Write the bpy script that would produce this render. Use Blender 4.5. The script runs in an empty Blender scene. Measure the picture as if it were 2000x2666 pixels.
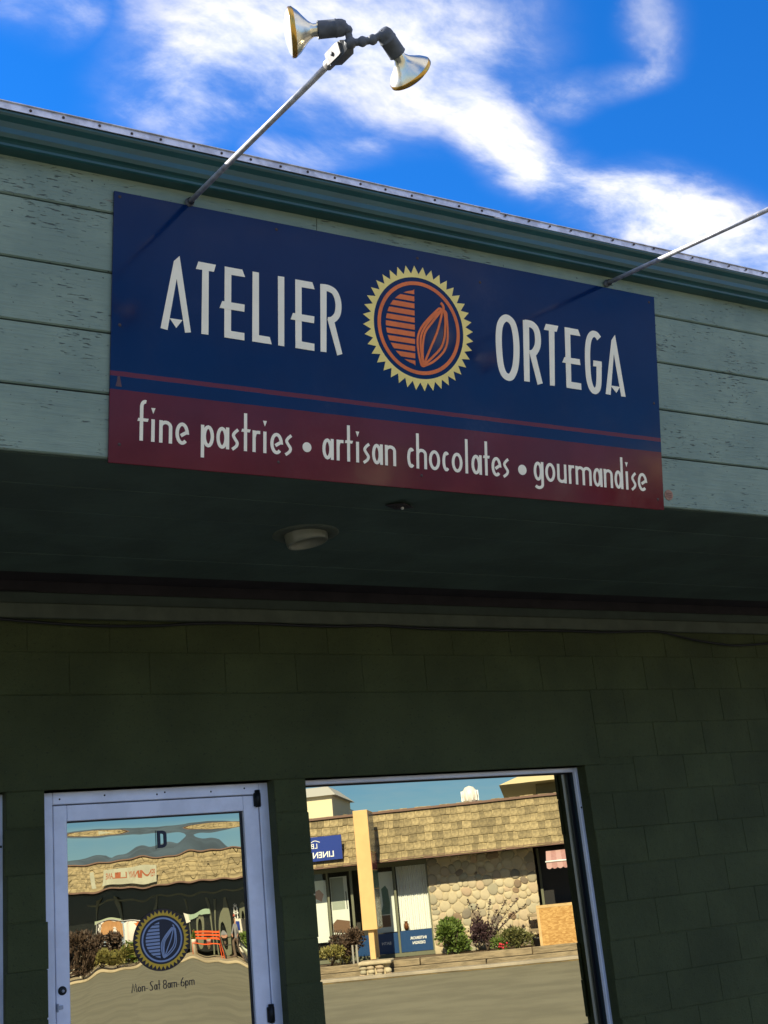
import bpy, math, random
import numpy as np
from mathutils import Vector, Matrix
R = math.radians
rnd = random.Random(7)
scene = bpy.context.scene
col = scene.collection

# ------------------------------------------------------------------ camera
W_PX, H_PX, F_PX = 2000.0, 2666.0, 3199.177
YAW, PITCH, ROLL = 0.53871, 0.3, -0.10101
CAM = np.array([0.0, -5.77574, 1.7])
_fw = np.array([math.sin(YAW)*math.cos(PITCH), math.cos(YAW)*math.cos(PITCH), math.sin(PITCH)])
_r = np.array([math.cos(YAW), -math.sin(YAW), 0.0]); _u = np.cross(_r, _fw)
CR = math.cos(ROLL)*_r + math.sin(ROLL)*_u
CU = -math.sin(ROLL)*_r + math.cos(ROLL)*_u
CF = _fw
cd = bpy.data.cameras.new('camera'); cam = bpy.data.objects.new('camera', cd); col.objects.link(cam)
cd.sensor_fit = 'VERTICAL'; cd.sensor_height = 36.0; cd.lens = F_PX/H_PX*36.0
cd.clip_start = 0.05; cd.clip_end = 20000
cam.matrix_world = Matrix(((CR[0], CU[0], -CF[0], CAM[0]), (CR[1], CU[1], -CF[1], CAM[1]), (CR[2], CU[2], -CF[2], CAM[2]), (0, 0, 0, 1)))
scene.camera = cam
scene.render.resolution_x = 768; scene.render.resolution_y = 1024

def ray(x, y):
    d = CF*F_PX + CR*(x-W_PX/2) - CU*(y-H_PX/2)
    return d/np.linalg.norm(d)
def hit_y(x, y, Y):
    d = ray(x, y); return CAM + d*((Y-CAM[1])/d[1])

# ------------------------------------------------------------------ sun, sky, exposure
SUN_EL, SUN_AZ = R(37), R(130)          # azimuth as a plan angle from +X
S = Vector((math.cos(SUN_AZ)*math.cos(SUN_EL), math.sin(SUN_AZ)*math.cos(SUN_EL), math.sin(SUN_EL)))
sl = bpy.data.lights.new('sun', 'SUN'); sl.energy = 4.8; sl.angle = R(0.53); sl.color = (1.0, 0.95, 0.86)
so = bpy.data.objects.new('sun', sl); col.objects.link(so); so.location = (-20, 20, 40)
so.rotation_euler = (-S).to_track_quat('-Z', 'Y').to_euler()
scene.view_settings.view_transform = 'Standard'; scene.view_settings.look = 'None'
scene.view_settings.exposure = 1.40; scene.view_settings.gamma = 1.0
scene.view_settings.use_curve_mapping = False

world = bpy.data.worlds.new('World'); scene.world = world; world.use_nodes = True
nt = world.node_tree; nt.nodes.clear()
class NB:
    """small node builder"""
    def __init__(self, nt): self.nt = nt
    def n(self, t, **kw):
        nd = self.nt.nodes.new(t)
        for k, v in kw.items(): setattr(nd, k, v)
        return nd
    def put(self, sock, v):
        if isinstance(v, bpy.types.NodeSocket): self.nt.links.new(v, sock)
        else: sock.default_value = v
    def m(self, op, a, b=0.0, c=0.0, clamp=False):
        nd = self.n('ShaderNodeMath', operation=op, use_clamp=clamp)
        self.put(nd.inputs[0], a); self.put(nd.inputs[1], b); self.put(nd.inputs[2], c)
        return nd.outputs[0]
    def v(self, op, a, b=(0, 0, 0), out=0):
        nd = self.n('ShaderNodeVectorMath', operation=op)
        self.put(nd.inputs[0], a); self.put(nd.inputs[1], b)
        return nd.outputs[out]
    def mix(self, fac, a, b, mode='MIX'):
        nd = self.n('ShaderNodeMix', data_type='RGBA', blend_type=mode)
        self.put(nd.inputs[0], fac); self.put(nd.inputs[6], a); self.put(nd.inputs[7], b)
        return nd.outputs[2]
    def noise(self, vec, scale, detail=4, rough=0.5, dist=0.0, out=0):
        nd = self.n('ShaderNodeTexNoise'); self.put(nd.inputs['Vector'], vec)
        self.put(nd.inputs['Scale'], scale); self.put(nd.inputs['Detail'], detail)
        self.put(nd.inputs['Roughness'], rough); self.put(nd.inputs['Distortion'], dist)
        return nd.outputs[out]
    def ramp(self, fac, stops):
        nd = self.n('ShaderNodeValToRGB'); self.put(nd.inputs[0], fac)
        el = nd.color_ramp.elements
        while len(el) > 1: el.remove(el[-1])
        el[0].position, el[0].color = stops[0][0], stops[0][1]
        for pz, c in stops[1:]:
            q = el.new(pz); q.color = c
        return nd.outputs[0]
    def mapr(self, v, a, b, c=0.0, d=1.0, smooth=True):
        nd = self.n('ShaderNodeMapRange', interpolation_type='SMOOTHSTEP' if smooth else 'LINEAR')
        self.put(nd.inputs[0], v); self.put(nd.inputs[1], a); self.put(nd.inputs[2], b)
        self.put(nd.inputs[3], c); self.put(nd.inputs[4], d)
        return nd.outputs[0]
wb = NB(nt)
tc = wb.n('ShaderNodeTexCoord')
D = wb.v('NORMALIZE', tc.outputs['Generated'])
sky = wb.n('ShaderNodeTexSky', sky_type='NISHITA')
sky.sun_disc = False; sky.sun_elevation = SUN_EL; sky.sun_rotation = R(90) - SUN_AZ
sky.altitude = 1900; sky.air_density = 1.0; sky.dust_density = 0.0; sky.ozone_density = 4.0
hs = wb.n('ShaderNodeHueSaturation'); hs.inputs['Saturation'].default_value = 1.3; hs.inputs['Value'].default_value = 1.0
nt.links.new(sky.outputs[0], hs.inputs['Color'])
sepz = wb.n('ShaderNodeSeparateXYZ'); nt.links.new(D, sepz.inputs[0])
lowsky = wb.mapr(sepz.outputs[2], 0.0, 0.45, 0.50, 1.0)
tin = wb.v('SCALE', (0.78, 0.90, 1.10)); nt.links.new(lowsky, tin.node.inputs[3])
skycol = wb.mix(1.0, hs.outputs[0], tin, 'MULTIPLY')
# clouds: a thin layer on a plane overhead, q = (x, y) / (z + k)
sep = wb.n('ShaderNodeSeparateXYZ'); nt.links.new(D, sep.inputs[0])
KZ = 0.12
zc = wb.m('ADD', wb.m('MAXIMUM', sep.outputs[2], 0.0), KZ)
cmb = wb.n('ShaderNodeCombineXYZ')
nt.links.new(wb.m('DIVIDE', sep.outputs[0], zc), cmb.inputs[0]); nt.links.new(wb.m('DIVIDE', sep.outputs[1], zc), cmb.inputs[1])
Q = cmb.outputs[0]
warp = wb.n('ShaderNodeTexNoise'); nt.links.new(Q, warp.inputs['Vector']); warp.inputs['Scale'].default_value = 3.0; warp.inputs['Detail'].default_value = 2
wv = wb.v('SCALE', wb.v('SUBTRACT', warp.outputs['Color'], (0.5, 0.5, 0.5)), (0, 0, 0)); wv.node.inputs[3].default_value = 0.13
QW = wb.v('ADD', Q, wv)
def qdir(px, py):                         # overview pixel (1659 wide) -> cloud-plane coordinates
    d = ray(px*1.2055, py*1.2055); z = max(d[2], 0)+KZ
    return d[0]/z, d[1]/z
def seg(p, q, rad, st):
    ax, ay = qdir(*p); bx, by = qdir(*q); ex, ey = bx-ax, by-ay; L2 = ex*ex+ey*ey+1e-9
    pa = wb.v('SUBTRACT', QW, (ax, ay, 0))
    h = wb.m('MULTIPLY', wb.v('DOT_PRODUCT', pa, (ex, ey, 0), out=1), 1/L2, clamp=True)
    hv = wb.v('SCALE', (ex, ey, 0)); nt.links.new(h, hv.node.inputs[3])
    dist = wb.v('LENGTH', wb.v('SUBTRACT', pa, hv), out=1)
    return wb.mapr(dist, 0.0, rad, st, 0.0)
SEGS = [((420, 200), (640, 110), .15, .85), ((520, 120), (900, 120), .20, .98), ((720, 170), (980, 200), .12, .95), ((680, 10), (900, 10), .14, .80),
        ((950, 160), (1130, 340), .095, 1.0), ((1130, 350), (1270, 430), .095, 1.0), ((1270, 420), (1370, 410), .10, 1.1), ((1350, 440), (1700, 590), .13, 1.05),
        ((1090, 180), (1240, 195), .065, .58), ((1240, 195), (1440, 130), .055, .48), ((1440, 110), (1390, 20), .06, .38),
        ((20, 10), (130, 50), .07, .55), ((600, 330), (800, 300), .06, .5), ((360, 330), (460, 300), .05, .4)]
dens = None
for s_ in SEGS:
    o = seg(*s_)
    dens = o if dens is None else wb.m('MAXIMUM', dens, o)
gen = wb.noise(Q, 0.9, 2, 0.5)                                  # unseen clouds over the rest of the sky, thickened to brighten the facade
gen = wb.mapr(gen, 0.34, 0.60, 0.0, 1.0)
cx0, cy0 = qdir(830, 250)
far = wb.mapr(wb.v('DISTANCE', Q, (cx0, cy0, 0), out=1), 0.75, 1.3)   # the area in view is described by its own streaks
dens = wb.m('MAXIMUM', dens, wb.m('MULTIPLY', gen, far))
streak = wb.n('ShaderNodeMapping'); nt.links.new(QW, streak.inputs[0]); streak.inputs['Rotation'].default_value = (0, 0, R(-35)); streak.inputs['Scale'].default_value = (2.6, 4.2, 1)
fb = wb.noise(streak.outputs[0], 2.4, 6, 0.62)
fine = wb.noise(QW, 11.0, 3, 0.6)
fmix = wb.m('ADD', wb.m('MULTIPLY', fb, 0.72), wb.m('MULTIPLY', fine, 0.28))
core = wb.mapr(wb.m('ADD', dens, wb.m('MULTIPLY', wb.m('SUBTRACT', fmix, 0.5), 2.3)), 0.30, 1.30)
haze = wb.m('MULTIPLY', wb.mapr(dens, 0.0, 0.9), wb.mapr(fb, 0.30, 0.66, 0.12, 0.62))
alpha = wb.m('ADD', wb.m('MULTIPLY', core, 0.54), wb.m('MULTIPLY', haze, 0.64), clamp=True)
alpha = wb.m('MULTIPLY', alpha, wb.mapr(sep.outputs[2], 0.03, 0.30))
cloudcol = wb.mix(wb.mapr(fb, 0.35, 0.7), (4.3, 4.5, 4.95, 1), (5.7, 5.4, 5.0, 1))
fin = wb.mix(alpha, skycol, cloudcol)
bg = wb.n('ShaderNodeBackground'); nt.links.new(fin, bg.inputs[0]); bg.inputs[1].default_value = 0.095
ow = wb.n('ShaderNodeOutputWorld'); nt.links.new(bg.outputs[0], ow.inputs[0])

# ------------------------------------------------------------------ helpers
def smooth_path(pts, n=6, closed=False):
    P = [np.array(p, float) for p in pts]; out = []; N = len(P)
    for i in range(N if closed else N-1):
        if closed: a, b, c, d = P[i-1], P[i], P[(i+1) % N], P[(i+2) % N]
        else: a, b, c, d = P[max(i-1, 0)], P[i], P[i+1], P[min(i+2, N-1)]
        for k in range(n):
            t = k/n
            out.append(0.5*((2*b)+(-a+c)*t+(2*a-5*b+4*c-d)*t*t+(-a+3*b-3*c+d)*t**3))
    if not closed: out.append(P[-1])
    return out

class MB:
    def __init__(self): self.v = []; self.f = []; self.sm = []; self.mi = []
    def add(self, vs, fs, sm=False, mi=0):
        o = len(self.v); self.v += [tuple(map(float, q)) for q in vs]
        for f in fs: self.f.append(tuple(i+o for i in f)); self.sm.append(sm); self.mi.append(mi)
    def box(self, x0, x1, y0, y1, z0, z1, b=0.0, mi=0):
        if b <= 0:
            vs = [(x, y, z) for z in (z0, z1) for y in (y0, y1) for x in (x0, x1)]
            self.add(vs, [(0, 2, 3, 1), (4, 5, 7, 6), (0, 1, 5, 4), (2, 6, 7, 3), (0, 4, 6, 2), (1, 3, 7, 5)], mi=mi); return
        vs = []; idx = {}
        for sx in (0, 1):
            for sy in (0, 1):
                for sz in (0, 1):
                    X, Y, Z = (x0, x1)[sx], (y0, y1)[sy], (z0, z1)[sz]
                    ix, iy, iz = (X+b, X-b)[sx], (Y+b, Y-b)[sy], (Z+b, Z-b)[sz]
                    for ax, pt in (('x', (X, iy, iz)), ('y', (ix, Y, iz)), ('z', (ix, iy, Z))):
                        idx[sx, sy, sz, ax] = len(vs); vs.append(pt)
        F = []
        g = lambda *k: idx[k]
        for s in (0, 1):
            q = [g(s, 0, 0, 'x'), g(s, 1, 0, 'x'), g(s, 1, 1, 'x'), g(s, 0, 1, 'x')]; F.append(q if s else q[::-1])
            q = [g(0, s, 0, 'y'), g(0, s, 1, 'y'), g(1, s, 1, 'y'), g(1, s, 0, 'y')]; F.append(q if s else q[::-1])
            q = [g(0, 0, s, 'z'), g(1, 0, s, 'z'), g(1, 1, s, 'z'), g(0, 1, s, 'z')]; F.append(q if s else q[::-1])
        for a in (0, 1):
            for c in (0, 1):
                F.append([g(a, c, 0, 'x'), g(a, c, 1, 'x'), g(a, c, 1, 'y'), g(a, c, 0, 'y')])
                F.append([g(a, 0, c, 'x'), g(a, 1, c, 'x'), g(a, 1, c, 'z'), g(a, 0, c, 'z')])
                F.append([g(0, a, c, 'y'), g(1, a, c, 'y'), g(1, a, c, 'z'), g(0, a, c, 'z')])
                for e in (0, 1): F.append([g(a, c, e, 'x'), g(a, c, e, 'y'), g(a, c, e, 'z')])
        cen = np.array([(x0+x1)/2, (y0+y1)/2, (z0+z1)/2]); A = np.array(vs); G = []
        for f in F:
            nn = np.cross(A[f[1]]-A[f[0]], A[f[2]]-A[f[0]])
            G.append(f if nn@(A[f].mean(0)-cen) > 0 else f[::-1])
        self.add(vs, G, mi=mi)
    def prism(self, poly, h, y0=0.0, mi=0):
        """polygon in local (x, z), front face at y = y0 - h"""
        ar = sum(poly[i][0]*poly[(i+1) % len(poly)][1]-poly[(i+1) % len(poly)][0]*poly[i][1] for i in range(len(poly)))
        P = list(poly) if ar > 0 else list(poly)[::-1]
        n = len(P); vs = [(x, y0-h, z) for x, z in P]+[(x, y0, z) for x, z in P]
        self.add(vs, [tuple(range(n))]+[(i, n+i, n+(i+1) % n, (i+1) % n) for i in range(n)], mi=mi)
    def ribbon(self, pts, w, h, y0=0.0, closed=False, mi=0):
        P = []
        for q in pts:
            q = np.array(q, float)
            if not P or np.linalg.norm(q-P[-1]) > 1e-6: P.append(q)
        if closed and np.linalg.norm(P[0]-P[-1]) < 1e-6: P.pop()
        n = len(P); Lf, Rt = [], []
        for i in range(n):
            a = P[i-1] if (closed or i > 0) else None; c = P[(i+1) % n] if (closed or i < n-1) else None
            d1 = (P[i]-a)/np.linalg.norm(P[i]-a) if a is not None else None
            d2 = (c-P[i])/np.linalg.norm(c-P[i]) if c is not None else None
            if d1 is None: d1 = d2
            if d2 is None: d2 = d1
            n1 = np.array([-d1[1], d1[0]]); n2 = np.array([-d2[1], d2[0]]); mm = n1+n2; l = np.linalg.norm(mm)
            mm = n1 if l < 1e-3 else mm/l; k = w/2/max(0.45, mm@n1)
            Lf.append(P[i]+mm*k); Rt.append(P[i]-mm*k)
        vs = [(q[0], y0-h, q[1]) for q in Lf]+[(q[0], y0-h, q[1]) for q in Rt]+[(q[0], y0, q[1]) for q in Lf]+[(q[0], y0, q[1]) for q in Rt]
        F = []
        for i in range(n if closed else n-1):
            j = (i+1) % n
            F += [(i, n+i, n+j, j), (i, j, 2*n+j, 2*n+i), (n+i, 3*n+i, 3*n+j, n+j)]
        if not closed: F += [(0, 2*n, 3*n, n), (n-1, 2*n-1, 4*n-1, 3*n-1)]
        self.add(vs, F, mi=mi)
    def tube(self, pts, rad, k=8, sm=True, mi=0, caps=True):
        P = [np.array(q, float) for q in pts]; n = len(P); rads = rad if hasattr(rad, '__len__') else [rad]*n
        vs = []; up = None
        for i in range(n):
            d = (P[min(i+1, n-1)]-P[max(i-1, 0)]); d /= np.linalg.norm(d)
            if up is None: up = np.array([0, 0, 1.0]) if abs(d[2]) < .9 else np.array([1.0, 0, 0])
            a = np.cross(up, d); a /= np.linalg.norm(a); b = np.cross(d, a); up = b
            for j in range(k):
                t = 2*math.pi*j/k; vs.append(P[i]+rads[i]*(math.cos(t)*a+math.sin(t)*b))
        F = [(i*k+j, i*k+(j+1) % k, (i+1)*k+(j+1) % k, (i+1)*k+j) for i in range(n-1) for j in range(k)]
        self.add(vs, F, sm, mi)
        if caps:
            o = len(self.v)-len(vs)
            self.f += [tuple(o+j for j in range(k))[::-1], tuple(o+(n-1)*k+j for j in range(k))]; self.sm += [False]*2; self.mi += [mi]*2
    def lathe(self, prof, base, axis, k=24, sm=True, mi=0, cap0=False, cap1=False):
        """prof: (radius, distance along axis)"""
        ax = np.array(axis, float); ax /= np.linalg.norm(ax)
        a = np.cross(ax, [0, 0, 1.0]) if abs(ax[2]) < .9 else np.cross(ax, [1.0, 0, 0]); a /= np.linalg.norm(a); b = np.cross(ax, a)
        base = np.array(base, float); vs = []
        for r_, h_ in prof:
            for j in range(k):
                t = 2*math.pi*j/k; vs.append(base+ax*h_+r_*(math.cos(t)*a+math.sin(t)*b))
        n = len(prof)
        F = [(i*k+j, i*k+(j+1) % k, (i+1)*k+(j+1) % k, (i+1)*k+j) for i in range(n-1) for j in range(k)]
        self.add(vs, F, sm, mi); o = len(self.v)-len(vs)
        if cap0: self.f.append(tuple(o+j for j in range(k))[::-1]); self.sm.append(False); self.mi.append(mi)
        if cap1: self.f.append(tuple(o+(n-1)*k+j for j in range(k))); self.sm.append(False); self.mi.append(mi)
    def ball(self, c, r, n=8, m=6, mi=0, jit=0.0):
        rx, ry, rz = r if hasattr(r, '__len__') else (r, r, r); vs = []; 
        for i in range(m+1):
            ph = math.pi*i/m
            for j in range(n):
                t = 2*math.pi*j/n; q = 1+rnd.uniform(-jit, jit)
                vs.append((c[0]+rx*q*math.sin(ph)*math.cos(t), c[1]+ry*q*math.sin(ph)*math.sin(t), c[2]+rz*q*math.cos(ph)))
        self.add(vs, [(i*n+j, (i+1)*n+j, (i+1)*n+(j+1) % n, i*n+(j+1) % n) for i in range(m) for j in range(n)], True, mi)
    def mesh(self, name, mats):
        me = bpy.data.meshes.new(name); me.from_pydata(self.v, [], self.f)
        me.polygons.foreach_set('use_smooth', self.sm); me.polygons.foreach_set('material_index', self.mi)
        for q in (mats if isinstance(mats, (list, tuple)) else [mats]): me.materials.append(q)
        me.update(); return me
    def build(self, name, mats, parent=None, loc=(0, 0, 0), rot=(0, 0, 0)):
        return link(name, self.mesh(name, mats), parent, loc, rot)

def link(name, me, parent=None, loc=(0, 0, 0), rot=(0, 0, 0)):
    o = bpy.data.objects.new(name, me); col.objects.link(o); o.parent = parent
    o.location = loc; o.rotation_euler = rot; return o
def tag(o, label=None, cat=None, group=None, kind=None):
    if label: o['label'] = label
    if cat: o['category'] = cat
    if group: o['group'] = group
    if kind: o['kind'] = kind
    return o
def empty(name, loc=(0, 0, 0), rot=(0, 0, 0), **kw):
    o = bpy.data.objects.new(name, None); col.objects.link(o); o.location = loc; o.rotation_euler = rot
    o.empty_display_size = 0.1
    return tag(o, **kw)
def copy_tree(o, parent=None):
    c = o.copy(); col.objects.link(c); c.parent = parent
    for ch in list(o.children): copy_tree(ch, c)
    return c
def quad_box(name, mats, parent, *a, b=0.0):
    m = MB(); m.box(*a, b=b); return m.build(name, mats, parent)

# ------------------------------------------------------------------ materials
def mat(name, c, rough=0.6, metal=0.0, var=0.0, vscale=6.0, bump=0.0, bscale=40.0, c2=None, spec=0.5, coat=0.0, stretch=None, coord='Object', perobj=0.0):
    m = bpy.data.materials.new(name); m.use_nodes = True; t = m.node_tree; b = NB(t); p = t.nodes['Principled BSDF']
    p.inputs['Roughness'].default_value = rough; p.inputs['Metallic'].default_value = metal
    p.inputs['Specular IOR Level'].default_value = spec; p.inputs['Coat Weight'].default_value = coat; p.inputs['Coat Roughness'].default_value = 0.08
    C = (*c, 1.0); co = b.n('ShaderNodeTexCoord').outputs[coord]
    if stretch:
        mp = b.n('ShaderNodeMapping'); t.links.new(co, mp.inputs[0]); mp.inputs['Scale'].default_value = stretch; co = mp.outputs[0]
    out = C
    if var > 0 or c2:
        f = b.noise(co, vscale, 6, 0.6)
        lo = (*(c2 if c2 else tuple(x*(1-var) for x in c)), 1); hi = C if c2 else (*tuple(min(1, x*(1+var)) for x in c), 1)
        out = b.mix(b.mapr(f, 0.35, 0.65), lo, hi)
    if perobj > 0:
        oi = b.n('ShaderNodeObjectInfo'); h = b.n('ShaderNodeHueSaturation')
        t.links.new(b.mapr(oi.outputs['Random'], 0, 1, 1-perobj, 1+perobj, False), h.inputs['Value'])
        b.put(h.inputs['Color'], out); out = h.outputs[0]
    b.put(p.inputs['Base Color'], out)
    if bump > 0:
        bn = b.n('ShaderNodeBump'); bn.inputs['Strength'].default_value = 1.0; bn.inputs['Distance'].default_value = bump
        t.links.new(b.noise(co, bscale, 6, 0.65), bn.inputs['Height']); t.links.new(bn.outputs[0], p.inputs['Normal'])
    return m

def mat_board():
    m = mat('weathered teal board paint', (0.20, 0.25, 0.205), 0.62); t = m.node_tree; b = NB(t); p = t.nodes['Principled BSDF']
    g = b.n('ShaderNodeNewGeometry').outputs['Position']
    def mp(sx, sy, sz):
        q = b.n('ShaderNodeMapping'); t.links.new(g, q.inputs[0]); q.inputs['Scale'].default_value = (sx, sy, sz); return q.outputs[0]
    big = b.noise(mp(1, 1, 1), 3.5, 5, 0.6)
    base = b.mix(b.mapr(big, .35, .68), (0.185, 0.252, 0.194, 1), (0.240, 0.310, 0.230, 1))
    grain = b.noise(mp(9, 9, 120), 1.0, 4, 0.6)
    base = b.mix(b.mapr(grain, .45, .75, 0, .35), base, (0.125, 0.17, 0.15, 1))
    fl = b.noise(mp(24, 24, 190), 1.0, 3, 0.55)                     # long flecks where paint has lifted
    area = b.noise(mp(3, 3, 5), 1.0, 3, 0.6)
    fk = b.mapr(b.m('ADD', fl, b.m('MULTIPLY', b.m('SUBTRACT', area, .5), .55)), .675, .735)
    base = b.mix(b.m('MULTIPLY', fk, .72), base, (0.055, 0.062, 0.055, 1))
    rd = b.noise(mp(30, 30, 90), 1.0, 2, .5); rk = b.mapr(b.m('ADD', rd, b.m('MULTIPLY', b.m('SUBTRACT', area, .5), .4)), .74, .8)
    base = b.mix(b.m('MULTIPLY', rk, .6), base, (0.16, 0.10, 0.07, 1))
    sp = b.noise(mp(70, 70, 90), 1.0, 1, .5)
    base = b.mix(b.mapr(sp, .765, .785), base, (0.03, 0.03, 0.03, 1))
    t.links.new(base, p.inputs['Base Color'])
    bn = b.n('ShaderNodeBump'); bn.inputs['Distance'].default_value = 0.004
    t.links.new(b.m('SUBTRACT', b.m('MULTIPLY', grain, .5), b.m('MULTIPLY', fk, 1.0)), bn.inputs['Height']); t.links.new(bn.outputs[0], p.inputs['Normal'])
    return m
def mat_block():
    m = mat('olive green block paint', (0.06, 0.07, 0.03), 0.7, spec=0.35); t = m.node_tree; b = NB(t); p = t.nodes['Principled BSDF']
    g = b.n('ShaderNodeNewGeometry').outputs['Position']; oi = b.n('ShaderNodeObjectInfo')
    big = b.noise(g, 2.2, 6, .6)
    base = b.mix(b.mapr(big, .3, .7), (0.049, 0.059, 0.0165, 1), (0.075, 0.088, 0.0275, 1))
    h = b.n('ShaderNodeHueSaturation'); t.links.new(b.mapr(oi.outputs['Random'], 0, 1, .93, 1.07, False), h.inputs['Value']); t.links.new(base, h.inputs['Color'])
    pit = b.noise(g, 62, 3, .6)
    base = b.mix(b.mapr(pit, .58, .70, 0, .6), h.outputs[0], (0.022, 0.022, 0.008, 1))
    sc = b.noise(g, 26, 2, .5); base = b.mix(b.mapr(sc, .76, .80, 0, .5), base, (0.13, 0.14, 0.11, 1))
    t.links.new(base, p.inputs['Base Color'])
    bn = b.n('ShaderNodeBump'); bn.inputs['Distance'].default_value = 0.007
    t.links.new(b.m('ADD', b.noise(g, 120, 5, .7), b.m('MULTIPLY', b.noise(g, 18, 3, .6), 1.2)), bn.inputs['Height']); t.links.new(bn.outputs[0], p.inputs['Normal'])
    return m
def mat_panel():
    m = mat('painted sign panel', (0.004, 0.02, 0.09), 0.24, spec=0.20); t = m.node_tree; b = NB(t); p = t.nodes['Principled BSDF']
    c = b.n('ShaderNodeTexCoord').outputs['Object']; s = b.n('ShaderNodeSeparateXYZ'); t.links.new(c, s.inputs[0])
    z = s.outputs[2]
    z = b.m('ADD', z, b.m('MULTIPLY', b.m('SUBTRACT', b.noise(c, 14, 4, .6), .5), .004))
    blue = b.mix(b.mapr(b.noise(c, 3, 4, .6), .3, .7), (0.0002, 0.0130, 0.066, 1), (0.0004, 0.0165, 0.076, 1))
    red = b.mix(b.mapr(b.noise(c, 4, 5, .6), .35, .7), (0.110, 0.0105, 0.017, 1), (0.140, 0.0140, 0.021, 1))
    return m, blue, red, z, b, p, t
M = {}
M['board'] = mat_board(); M['block'] = mat_block()
M['lintel'] = M['block']
M['soffit'] = mat('dark green soffit paint', (0.050, 0.080, 0.062), 0.7, var=.18, vscale=3, bump=.002, bscale=25, coord='Object', stretch=(1, 1, 1))
M['slot'] = mat('dark brown stained wood', (0.022, 0.016, 0.018), 0.8, var=.3, vscale=6)
M['trim'] = mat('grey green trim paint', (0.072, 0.085, 0.058), 0.6, var=.15, vscale=8)
M['trim2'] = mat('dull green trim paint', (0.036, 0.052, 0.038), 0.6, var=.15, vscale=8)
M['gutter'] = mat('teal enamelled steel', (0.011, 0.068, 0.066), 0.32, var=.10, vscale=5, spec=.6)
M['galv'] = mat('galvanised roof edge', (0.62, 0.60, 0.62), 0.35, 0.55, var=.2, vscale=20)
M['roofmetal'] = mat('ribbed roof steel', (0.35, 0.36, 0.37), 0.4, 0.8)
M['screw'] = mat('rusty screw', (0.07, 0.045, 0.04), 0.6, .3)
M['cream'] = mat('cream vinyl', (0.97, 0.87, 0.64), 0.45, var=.03, vscale=10)
M['yellow'] = mat('pale yellow vinyl', (0.95, 0.72, 0.19), 0.45, var=.06, vscale=9)
M['orange'] = mat('orange vinyl', (0.80, 0.16, 0.015), 0.45, var=.10, vscale=9)
M['alum'] = mat('pale painted aluminium', (0.85, 0.86, 0.94), 0.42, 0.15, var=.06, vscale=7, spec=.5)
M['alumshade'] = mat('weathered aluminium edge', (0.40, 0.42, 0.47), 0.45, 0.3, var=.2, vscale=12)
M['darkmetal'] = mat('dark bronze metal', (0.02, 0.022, 0.022), 0.45, 0.6)
M['gasket'] = mat('black rubber gasket', (0.006, 0.006, 0.008), 0.5)
M['jamb'] = mat('dark anodised jamb', (0.025, 0.04, 0.05), 0.45, 0.3)
M['cable'] = mat('black cable', (0.006, 0.006, 0.006), 0.6)
M['steel'] = mat('zinc conduit', (0.60, 0.59, 0.60), 0.42, 0.35, var=.18, vscale=30, stretch=(1, 1, 1))
M['castgrey'] = mat('grey cast lamp holder', (0.10, 0.108, 0.12), 0.55, 0.0, var=.2, vscale=30, bump=.0008, bscale=200)
M['boxgrey'] = mat('weathered grey box', (0.33, 0.31, 0.29), 0.5, .2, var=.25, vscale=25)
M['reflector'] = mat('silvered reflector', (0.88, 0.80, 0.62), 0.24, 0.9)
M['gold'] = mat('gold rim', (0.75, 0.42, 0.08), 0.25, .8)
M['lens'] = mat('lamp lens', (0.82, 0.80, 0.74), 0.12, 0.0, spec=.8)
M['white'] = mat('white enamel', (0.62, 0.62, 0.58), 0.45)
M['asphalt'] = mat('asphalt', (0.19, 0.18, 0.13), 0.85, var=.12, vscale=.9, bump=.004, bscale=60, spec=.3)
M['concrete'] = mat('concrete', (0.34, 0.30, 0.24), 0.85, var=.15, vscale=2, bump=.003, bscale=40)

def mirror_glass(name, c, wave=0.0):
    m = bpy.data.materials.new(name); m.use_nodes = True; p = m.node_tree.nodes['Principled BSDF']
    p.inputs['Base Color'].default_value = (*c, 1); p.inputs['Metallic'].default_value = 1.0; p.inputs['Roughness'].default_value = 0.0
    if wave > 0:
        b = NB(m.node_tree); bn = b.n('ShaderNodeBump'); bn.inputs['Distance'].default_value = wave
        m.node_tree.links.new(b.noise(b.n('ShaderNodeTexCoord').outputs['Object'], 2.3, 2, .5), bn.inputs['Height']); m.node_tree.links.new(bn.outputs[0], p.inputs['Normal'])
    return m
M['glass'] = mirror_glass('gold tinted mirror glass', (0.49, 0.45, 0.32)); M['wglass'] = mirror_glass('gold tinted window glass', (0.49, 0.45, 0.32), .00006)

# ------------------------------------------------------------------ ground
g = MB(); g.add([(-4000, -4000, 0), (4000, -4000, 0), (4000, 4000, 0), (-4000, 4000, 0)], [(0, 1, 2, 3)])
tag(g.build('ground', M['asphalt']), kind='structure')
g = MB(); g.box(-9, 14, -2.4, 0.5, 0.004, 0.12, b=.012)
tag(g.build('pavement', M['concrete']), kind='structure')

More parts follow.
